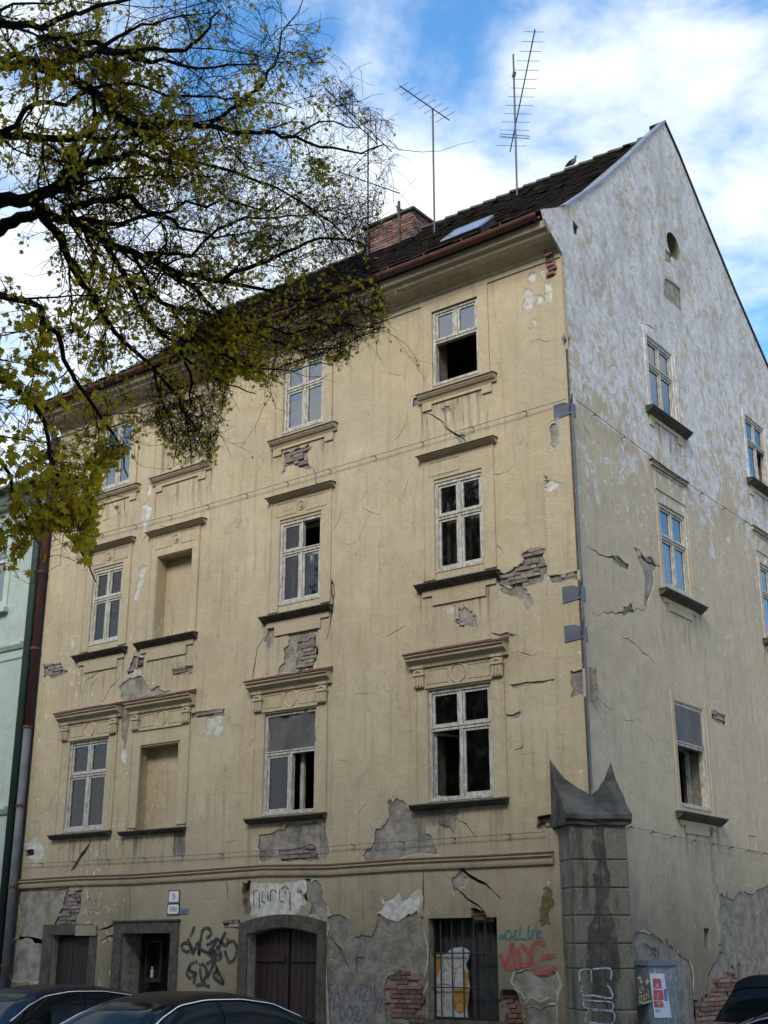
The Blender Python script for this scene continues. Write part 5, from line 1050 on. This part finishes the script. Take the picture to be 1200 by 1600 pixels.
# ------------------------------------------------------------ cars
def car(name, label, loc, ang, paint, Lc=4.4, Wc=1.72, hc=1.43, belt=.92, s0=.26, s1=.93, antenna=False, wagon=False):
    e = empty(name, loc); tag(e, label, 'car'); ca, sa = math.cos(ang), math.sin(ang); bp = Vector(loc)
    def T(x, y, z): return bp+Vector((x*ca-y*sa, x*sa+y*ca, z))
    # x from -L/2 (nose) to +L/2 (tail)
    def interp(tab, x):
        for (a, b), (c, d) in zip(tab, tab[1:]):
            if x <= c: t = (x-a)/(c-a); t = t*t*(3-2*t); return b+(d-b)*t
        return tab[-1][1]
    hood_ = [(0, .52), (.03, .68), (.12, .80), (s0, belt), (.5, belt+.01), (.85, belt+.02), (.97, belt-.02 if not wagon else belt), (1, .60)]
    n = 16; K = 26; q = MB()
    for i in range(K+1):
        s_ = i/K; x = -Lc/2+Lc*s_; top = interp(hood_, s_); w2 = Wc/2*(1-.28*max(0, (.10-s_)/.10)**1.6-.16*max(0, (s_-.92)/.08)**1.6); bt = .24+.1*max(0, (.05-s_)/.05)
        for j in range(n):
            t = -math.pi/2+2*math.pi*j/n; c, s2 = math.cos(t), math.sin(t); ex = .45
            y = w2*math.copysign(abs(c)**ex, c); z = (top+bt)/2+(top-bt)/2*math.copysign(abs(s2)**ex, s2); q.v.append(T(x, y, z))
    q.f = [(i*n+j, i*n+(j+1) % n, (i+1)*n+(j+1) % n, (i+1)*n+j) for i in range(K) for j in range(n)]+[tuple(range(n)), tuple(range((K+1)*n-1, K*n-1, -1))]
    q.build('body', paint, e, smooth=True)
    # canopy surface
    rp_ = [(s0, 0), (s0+.06, .32), (s0+.125, .66), (s0+.19, .90), (s0+.27, .99), (.56, 1.0), (.66, .985), (.76, .86), (.85, .52), (s1, 0)] if not wagon else [(s0, 0), (s0+.06, .40), (s0+.12, .80), (s0+.18, .96), (s0+.3, 1), (.7, 1), (.88, .97), (.93, .90), (.965, .5), (.985, 0)]
    sA, sB = rp_[0][0], rp_[-1][0]; hh = hc-belt
    def hp(s_):
        for (a, b), (c, d) in zip(rp_, rp_[1:]):
            if s_ <= c: return b+(d-b)*(s_-a)/(c-a)
        return 0
    def CP(s_, t, off=0):
        h_ = hp(s_)*hh; wz = Wc/2*.955-(.21 if not wagon else .10)*(hp(s_)**1.3)
        c, s2 = math.cos(t), math.sin(t); y = wz*math.copysign(abs(c)**.42, c); z = h_*abs(s2)**.55
        if off: y += off*math.copysign(1, c)*abs(c)**.6; z += off*abs(s2)
        y2 = y*(1+.10*(1-z/(hh))) ; return T(-Lc/2+Lc*s_, y2, belt-.02+z)
    def patch_(sa_, sb_, ta, tb, off, ns=10, ntt=8):
        m = MB()
        for i in range(ns+1):
            for j in range(ntt+1): m.v.append(CP(sa_+(sb_-sa_)*i/ns, ta+(tb-ta)*j/ntt, off))
        m.f = [(i*(ntt+1)+j, i*(ntt+1)+j+1, (i+1)*(ntt+1)+j+1, (i+1)*(ntt+1)+j) for i in range(ns) for j in range(ntt)]; return m
    patch_(sA, sB, 0, math.pi, 0, 44, 28).build('canopy', paint, e, smooth=True)
    # panes a touch proud of the canopy
    patch_(sA+.012, sA+.165, R(42), R(138), .006, 10, 16).build('windscreen', M['carglass'], e, smooth=True)
    if wagon: patch_(sB-.05, sB-.008, R(44), R(136), .006).build('rear_window', M['carglass'], e, smooth=True)
    else: patch_(sB-.16, sB-.015, R(44), R(136), .006, 10, 16).build('rear_window', M['carglass'], e, smooth=True)
    for k in (0, 1):
        sm_ = sA+(sB-sA)*.47
        def side(sa_, sb_):
            m = MB(); ns, nn2 = 12, 5
            for i in range(ns+1):
                s_ = sa_+(sb_-sa_)*i/ns; hfull = hp(s_)
                # choose angle so the pane stops under the roof rail
                tmax = math.asin(min(.90, max(.02, .78))**(1/.55)) if hfull > .3 else math.asin(.5)
                for j in range(nn2+1):
                    zf_ = .08+(.80-.08)*j/nn2; t = math.asin(min(1, (zf_)**(1/.55))); t = t if k == 0 else math.pi-t; m.v.append(CP(s_, t, .006))
            m.f = [(i*(nn2+1)+j, i*(nn2+1)+j+1, (i+1)*(nn2+1)+j+1, (i+1)*(nn2+1)+j) for i in range(ns) for j in range(nn2)]; return m
        side(sA+.06, sm_-.008).build('side_window', M['carglass'], e, smooth=True); side(sm_+.008, sB-.085).build('side_window', M['carglass'], e, smooth=True)
        tp = []; 
        for i in range(31):
            s_ = sA+.055+(sB-.075-sA-.055)*i/30; zf_ = .84; t = math.asin(zf_**(1/.55)); t = t if k == 0 else math.pi-t; tp.append(CP(s_, t, .010))
        MB().tube(tp, .010, 5).build('chrome_trim', M['chrome'], e, smooth=True)
        # mirror
        mc = T(-Lc/2+Lc*(sA+.09), (Wc/2+.12)*(1 if k == 0 else -1), belt+.06); m = MB().lathe((0, 0, 0), [(.03, -.07), (.09, -.05), (.1, 0), (.09, .05), (.03, .07)], 10); m.v = [mc+Vector((v.x*.6, v.y, v.z)) for v in m.v]; m.build('mirror', paint, e, smooth=True)
        MB().tube([T(-Lc/2+.10, (Wc/2-.28)*(1 if k == 0 else -1), .62), T(-Lc/2+.22, (Wc/2-.12)*(1 if k == 0 else -1), .66)], .085, 8).build('headlight', M['lamp_clear'], e, smooth=True)
        MB().tube([T(Lc/2-.03, (Wc/2-.32)*(1 if k == 0 else -1), .74), T(Lc/2-.09, (Wc/2-.16)*(1 if k == 0 else -1), .74)], .08, 8).build('tail_light', M['lamp_red'], e, smooth=True)
        for xx in (-Lc*.31, Lc*.29):
            c = T(xx, (Wc/2-.11)*(1 if k == 0 else -1), .31); ax = (T(0, 1, 0)-T(0, 0, 0))*.105
            MB().tube([c-ax, c-ax*.8, c+ax*.8, c+ax], [.27, .315, .315, .27], 24).build('wheel', M['rubber'], e, smooth=False); MB().tube([c-ax*1.03, c+ax*1.03], .19, 14).build('hub', M['flash'], e)
    if antenna: MB().tube([T(Lc*.36, 0, hc-.03), T(Lc*.36+.10, -.0, hc+.42)], .008, 5).build('aerial', M['antenna'], e)
    if wagon: m = patch_(sB-.075, sB-.035, R(48), R(132), .03); m.build('spoiler', paint, e, smooth=True)
    MB().tube([T(-Lc/2+.02, -Wc*.36, .42), T(-Lc/2-.02, 0, .42), T(-Lc/2+.02, Wc*.36, .42)], .07, 8).build('bumper', paint, e, smooth=True)
    MB().tube([T(Lc/2-.02, -Wc*.38, .45), T(Lc/2+.02, 0, .45), T(Lc/2-.02, Wc*.38, .45)], .08, 8).build('bumper', paint, e, smooth=True)
    return e
CG_ = 'cars parked beside the house'
car('parked_car', 'black saloon car with chrome window trim parked before the entrance and arched gate', (-1.5, -6.9, -.04), R(90), M['carblack'])['group'] = CG_
car('parked_car', 'dark blue saloon car at the lower left before the plank door', (-4.75, -6.0, -.03), R(90), M['carblue'])['group'] = CG_
car('parked_car', 'black hatchback with roof aerial parked along the side wall', (2.86, 1.2, -.01), R(-90), M['carblack'], Lc=4.1, hc=1.55, belt=.98, antenna=True, wagon=True)['group'] = CG_
car('parked_car', 'dark car with bright window trim at the lower right corner', (5.15, -6.0, -.02), R(0), M['carblue'])['group'] = CG_

# ------------------------------------------------------------ the big tree on the left
TR = empty('maple_tree', (-3.4, -13.5, 0)); tag(TR, 'large autumn tree with thin yellow leaves overhanging from the left', 'tree')
def P3(pts, d0, d1):
    n = len(pts); return [at(a, b, d0+(d1-d0)*i/(n-1)) for i, (a, b) in enumerate(pts)]
LB = [  # (pixels, depth start, depth end, r0, r1)
 ([(-260, 330), (-120, 345), (0, 313), (50, 310), (90, 290), (130, 265), (170, 247), (215, 238), (255, 250), (310, 262)], 10.2, 11.0, .085, .014),
 ([(-260, 330), (-130, 420), (0, 360), (30, 340), (70, 325), (110, 343), (160, 375), (205, 392), (260, 418), (330, 438), (385, 420), (440, 396), (500, 372), (565, 380)], 10.4, 12.2, .07, .010),
 ([(50, 315), (80, 355), (105, 400), (140, 455), (180, 520), (235, 570), (280, 620), (310, 680)], 10.4, 11.5, .045, .008),
 ([(-240, 150), (-100, 120), (0, 103), (60, 97), (120, 91), (150, 78), (210, 80), (290, 79), (320, 52), (345, 15)], 9.4, 10.4, .055, .007),
 ([(60, 103), (110, 115), (150, 147), (180, 180), (222, 196), (272, 193), (330, 197), (385, 206), (440, 215), (500, 230), (565, 240), (600, 226)], 9.9, 11.4, .048, .006),
 ([(-240, 230), (-100, 225), (0, 208), (60, 216), (120, 216), (165, 218), (205, 210), (250, 225), (300, 215)], 10.0, 10.8, .05, .008),
 ([(60, 62), (110, 58), (150, 66), (210, 92), (280, 101), (330, 106), (400, 100)], 9.8, 10.6, .035, .006),
 ([(330, 190), (375, 165), (415, 125), (432, 90), (440, 50), (475, -5)], 10.8, 11.2, .022, .004),
 ([(222, 196), (260, 225), (300, 252), (370, 270), (425, 290), (480, 322), (540, 400)], 10.6, 11.8, .026, .005),
 ([(100, 330), (150, 311), (192, 306), (230, 332), (280, 356), (335, 372), (400, 360)], 10.8, 11.3, .04, .006),
 ([(90, 290), (110, 240), (150, 200), (165, 165), (200, 150)], 10.6, 11.4, .025, .006),
 ([(-200, 480), (-80, 560), (20, 600), (70, 660), (90, 740), (100, 800), (125, 860), (150, 910)], 9.2, 8.6, .03, .004),
 ([(-200, 420), (-60, 450), (40, 470), (90, 520), (110, 580), (150, 640), (190, 700), (200, 745)], 9.8, 10.2, .04, .005),
 ([(160, 375), (200, 440), (230, 500), (290, 560), (350, 600), (400, 615)], 11.2, 12.4, .03, .005),
 ([(260, 418), (320, 470), (380, 510), (450, 540), (520, 545), (580, 520)], 11.6, 12.8, .03, .005),
 ([(330, 438), (400, 450), (460, 470), (520, 470), (575, 480), (606, 495)], 11.7, 12.6, .022, .004),
 ([(150, 78), (200, 50), (260, 30), (330, 20)], 10.0, 10.3, .02, .004), ([(-200, -60), (-60, 20), (20, 40), (90, 30), (150, 10), (230, -10)], 8.8, 9.4, .05, .008),
 ([(280, 540), (300, 600), (290, 650), (300, 715)], 11.6, 11.9, .016, .004), ([(-220, 620), (-100, 680), (0, 720), (30, 790), (60, 850)], 8.4, 8.4, .03, .004),
 ([(200, 440), (280, 482), (360, 502), (450, 522), (540, 505), (600, 512)], 11.5, 12.6, .024, .004), ([(230, 500), (300, 540), (380, 570), (460, 580), (520, 570)], 11.3, 12.2, .02, .004), ([(205, 392), (250, 470), (300, 520), (370, 560), (440, 600)], 11.4, 12.2, .02, .004), ([(235, 570), (270, 600), (310, 620), (330, 690)], 11.5, 11.8, .014, .003), ([(235, 570), (250, 620), (275, 680), (270, 730)], 11.4, 11.6, .014, .003), ([(480, 322), (530, 360), (570, 420), (590, 470)], 11.7, 12.2, .012, .003),
 ([(225, 395), (300, 400), (360, 350), (430, 340), (500, 330), (560, 330)], 11.4, 12.0, .02, .004), ([(440, 215), (500, 190), (560, 200), (590, 190)], 11.2, 11.5, .012, .003),
 ([(110, 343), (190, 350), (270, 330), (350, 310), (430, 330), (490, 290)], 10.8, 11.5, .025, .004), ([(0, 208), (60, 160), (120, 150), (190, 130), (260, 150), (330, 150), (400, 160), (460, 170)], 9.9, 10.9, .025, .004)]
trunkpts = [Vector((-2.6, -13.6, 0))]
j1 = at(-260, 330, 10.3); base = Vector((j1.x-.5, j1.y-.3, 0)); TR.location = base; WO[TR.name] = base
MB().tube([base, base+Vector((.02, 0, .5)), base+Vector((.05, .02, 2.0)), Vector((j1.x-.3, j1.y-.15, 4.5)), j1+Vector((-.1, 0, -.6)), j1+Vector((0, 0, .3)), at(-250, 180, 9.8), at(-230, -40, 9.2)], [.38, .30, .26, .24, .22, .17, .12, .08], 14).build('trunk', M['bark'], TR, smooth=True)
def wob(P, amp=.02):
    o = []
    for a, b in zip(P, P[1:]):
        for k in range(3): o.append(a.lerp(b, k/3)+(Vector([random.gauss(0, amp) for _ in range(3)]) if k else Vector()))
    o.append(P[-1]); return o
CROWN = [(-80, -80), (560, -80), (500, 30), (520, 110), (570, 160), (615, 195), (628, 250), (600, 330), (575, 400), (605, 470), (612, 505), (570, 535), (540, 570), (480, 560), (420, 610), (365, 580), (345, 680), (330, 725), (285, 730), (240, 660), (205, 700), (160, 740), (150, 860), (140, 890), (105, 820), (50, 830), (20, 890), (-80, 880)]
tw = MB(); LEAF = []
def leafdens(x, y):
    d = .0
    if x < 240: d = 1.0
    elif x < 330: d = .75
    elif x < 420: d = .42
    elif x < 520: d = .2
    else: d = .08
    if 290 < x < 410 and 120 < y < 225: d = 1.1
    if y > 430 and x > 220: d = max(d, .55 if x < 480 else .3)
    if y > 600 and 210 < x < 360: d = .22
    if x < 200 and y > 560: d = .55
    if y < 60: d *= .7
    if y < 260 and x < 430: d *= 1.1
    return d
from mathutils import noise as mno
def leafnoise(p):
    v = mno.noise(p*1.25+Vector((3, 1, 7)))
    return max(.12, min(1.9, 1+2.4*v))
def grow(p, d, ln, r, lv):
    n = 5 if lv < 2 else 4; pts = [p]; c = p.copy(); dd = d.copy()
    for i in range(n):
        dd = (dd+Vector([random.gauss(0, .20) for _ in range(3)])+Vector((0, 0, -.035 if lv else .0))).normalized(); c = c+dd*(ln/n); pts.append(c.copy())
    x, y = proj(c)
    if not pip(x, y, CROWN):
        if random.random() < .85: 
            pts = pts[:3]
            x, y = proj(pts[-1])
            if not pip(x, y, CROWN): return
    tw.tube(pts, r, 3 if r < .012 else 4, max(.0016, r*.35), cap=False)
    if lv >= 1:
        for k in range(3):
            gap = leafnoise(pts[-1])
            if random.random() < gap*leafdens(x, y)*(.36 if lv == 2 else .32)*(1.25 if x < 200 and y > 480 else 1): LEAF.append((pts[random.randint(1, len(pts)-1)], x, y))
    if lv < 3:
        for k in range((5, 5, 6)[lv] if lv < 3 else 0):
            i = random.randint(1, len(pts)-1); q = pts[i]; ax = Vector([random.gauss(0, 1) for _ in range(3)]).normalized()
            nd = (dd*.75+ax*.75).normalized(); grow(q, nd, ln*random.uniform(.42, .68), max(.0019, r*.5), lv+1)
view = fw
for pts, d0, d1_, r0, r1 in LB:
    P = wob(P3(pts, d0, d1_), .018); n = len(P)
    MB().tube(P, [r0+(r1-r0)*(i/(n-1))**.8 for i in range(n)], 7).build('limb', M['bark'], TR, smooth=True)
    tot = sum((b-a).length for a, b in zip(P, P[1:]))
    nb_ = int(tot*(4.6 if pts[len(pts)//2][1] < 300 else 6.0))
    for k in range(nb_):
        t = random.random()**.75; i = min(n-2, int(t*(n-1))); q = P[i].lerp(P[i+1], random.random()); x, y = proj(q)
        if x < -120: continue
        d = (P[i+1]-P[i]).normalized(); ax = Vector([random.gauss(0, 1) for _ in range(3)]); ax -= view*ax.dot(view)*.35; ax.normalize()
        nd = (d*.7+ax*.8+Vector((0, 0, -.12 if y > 380 else .05))).normalized()
        rr = (r0+(r1-r0)*t)*.38; grow(q, nd, random.uniform(.35, .95), min(.014, max(.004, rr)), 0 if random.random() < .42 else 1)
tw.build('twigs', M['twig'], TR, kind='stuff', fix=False)
# maple-like leaves, one mesh
bl_ = np.array([(0, -.5, 0), (.22, -.30, .04), (.50, -.12, .0), (.26, .05, .03), (.34, .38, -.02), (.10, .22, .03), (0, .55, 0), (-.10, .22, .03), (-.34, .38, -.02), (-.26, .05, .03), (-.50, -.12, 0), (-.22, -.30, .04)])
lv_ = []; lf_ = []
for (p, x, y) in LEAF:
    s_ = random.uniform(.03, .056)*(1.5 if x < 170 and y > 480 else 1.0); q = Matrix.Rotation(random.uniform(0, 6.28), 3, 'Z') @ Matrix.Rotation(random.gauss(1.2, .6), 3, 'X') @ Matrix.Rotation(random.uniform(0, 6.28), 3, 'Z')
    v = (bl_*s_) @ np.array(q).T+np.array(p)+np.array([random.gauss(0, .02), random.gauss(0, .02), random.gauss(-.03, .02)]); k = len(lv_)*12; lv_.append(v); lf_.append((k, k+1, k+2, k+3, k+9, k+10, k+11)); lf_.append((k+3, k+4, k+5, k+6, k+7, k+8, k+9))
me = bpy.data.meshes.new('leaves'); me.from_pydata((np.concatenate(lv_)-np.array(base)).tolist(), [], lf_); me.materials.append(M['leaf'])
o = bpy.data.objects.new('leaves', me); COL.objects.link(o); o.parent = TR; o['kind'] = 'stuff'
print('leaves', len(LEAF), 'twig faces', len(tw.f), 'bricks', nb[0])

# ------------------------------------------------------------ unseen, behind the camera: trees and house row sized to shade the lower facade
PT = None
def shade_tree(loc, h, r, label):  # out-of-view tree, tall and close so it blocks sky and sun low down
    global PT
    if PT is None:
        e = empty('shade_tree', (0, 0, 0)); h0, r0 = 20, 5.5; b = Vector()
        MB().tube([b, b+Vector((.1, 0, h0*.3)), b+Vector((0, .1, h0*.7))], [.35, .25, .12], 10).build('trunk', M['bark'], e, smooth=True)
        m = MB()
        for i in range(16):
            t = random.uniform(0, 6.28); z0 = h0*random.uniform(.28, .6); m.tube([b+Vector((0, 0, z0)), b+Vector((math.cos(t)*r0*.5, math.sin(t)*r0*.5, z0+h0*.1)), b+Vector((math.cos(t)*r0*.85, math.sin(t)*r0*.85, z0+h0*.22))], [.1, .06, .02], 5)
        m.build('limbs', M['bark'], e)
        n = 16000; vs = []; fs = []
        cl = [(Vector([random.gauss(0, 1) for _ in range(3)]).normalized()*random.uniform(.25, 1)) for _ in range(90)]
        for i in range(n):
            c = random.choice(cl); p = Vector((c.x*r0, c.y*r0, h0*.66+c.z*h0*.32))+Vector([random.gauss(0, .55) for _ in range(3)])
            a = Vector([random.gauss(0, 1) for _ in range(3)]).normalized()*.18; d = a.orthogonal().normalized()*.14; k = len(vs); vs += [p-a, p+d, p+a, p-d]; fs.append((k, k+1, k+2, k+3))
        MB().add(vs, fs).build('crown', M['foliage'], e, fix=False); PT = e
    else:
        e = PT.copy(); COL.objects.link(e)
        for ch in PT.children: c = ch.copy(); COL.objects.link(c); c.parent = e
    e.location = loc; e.scale = (r/5.5, r/5.5, h/20); e.rotation_euler = (0, 0, random.uniform(0, 6))
    tag(e, label, 'tree', 'added shade trees across the street')
for x, y, h, r, lb in ((-17, -23, 21, 6.0, 'westernmost added shade tree, broad and leafy'), (-8, -22.5, 23, 6.2, 'tall added shade tree beside the westernmost one'), (0, -23, 24, 6.2, 'tall added shade tree opposite the arched gate'), (8, -24, 24, 6.2, 'tallest added shade tree right behind the viewpoint'),
                       (16, -23, 22, 6.0, 'round added shade tree at the street corner')): shade_tree((x, y, 0), h, r, lb)
OH = empty('opposite_house', (0, -42, 0)); tag(OH, 'unseen long grey house with pitched roof, raised to shade the street', 'house')  # out of view; its height helps block light from the lower facade
MB().box(-34, 34, -50, -38, 0, 13).build('wall', M['cement'], OH)
MB().add([(-34.3, -37.6, 13), (34.3, -37.6, 13), (34.3, -50.4, 13), (-34.3, -50.4, 13), (-34.3, -44, 18), (34.3, -44, 18)], [(0, 1, 5, 4), (2, 3, 4, 5), (1, 2, 5), (3, 0, 4), (0, 3, 2, 1)]).build('roof', M['redtin'], OH)
wm = MB().box(-.55, .55, -.06, .0, 0, 1.6); first = None
for fl in range(3):
    for i in range(18):
        if first is None:
            wm.v = [v+Vector((-31.5, -37.94, 1.2)) for v in wm.v]; first = wm.build('window', M['carglass'], OH)
        else:
            o = first.copy(); COL.objects.link(o); o.location = first.location+Vector((i*3.7, 0, fl*2.9))
RH = empty('side_street_house', (40, 8, 0)); tag(RH, 'pale house with red roof across the side street', 'house')
MB().box(33, 44, -10, 26, 0, 8).build('wall', M['plaster'], RH)
MB().add([(32.6, -10.3, 8), (44.4, -10.3, 8), (44.4, 26.3, 8), (32.6, 26.3, 8), (38.5, -10.3, 12.5), (38.5, 26.3, 12.5)], [(0, 4, 5, 3), (1, 2, 5, 4), (0, 1, 4), (2, 3, 5), (0, 3, 2, 1)]).build('roof', M['redtin'], RH)
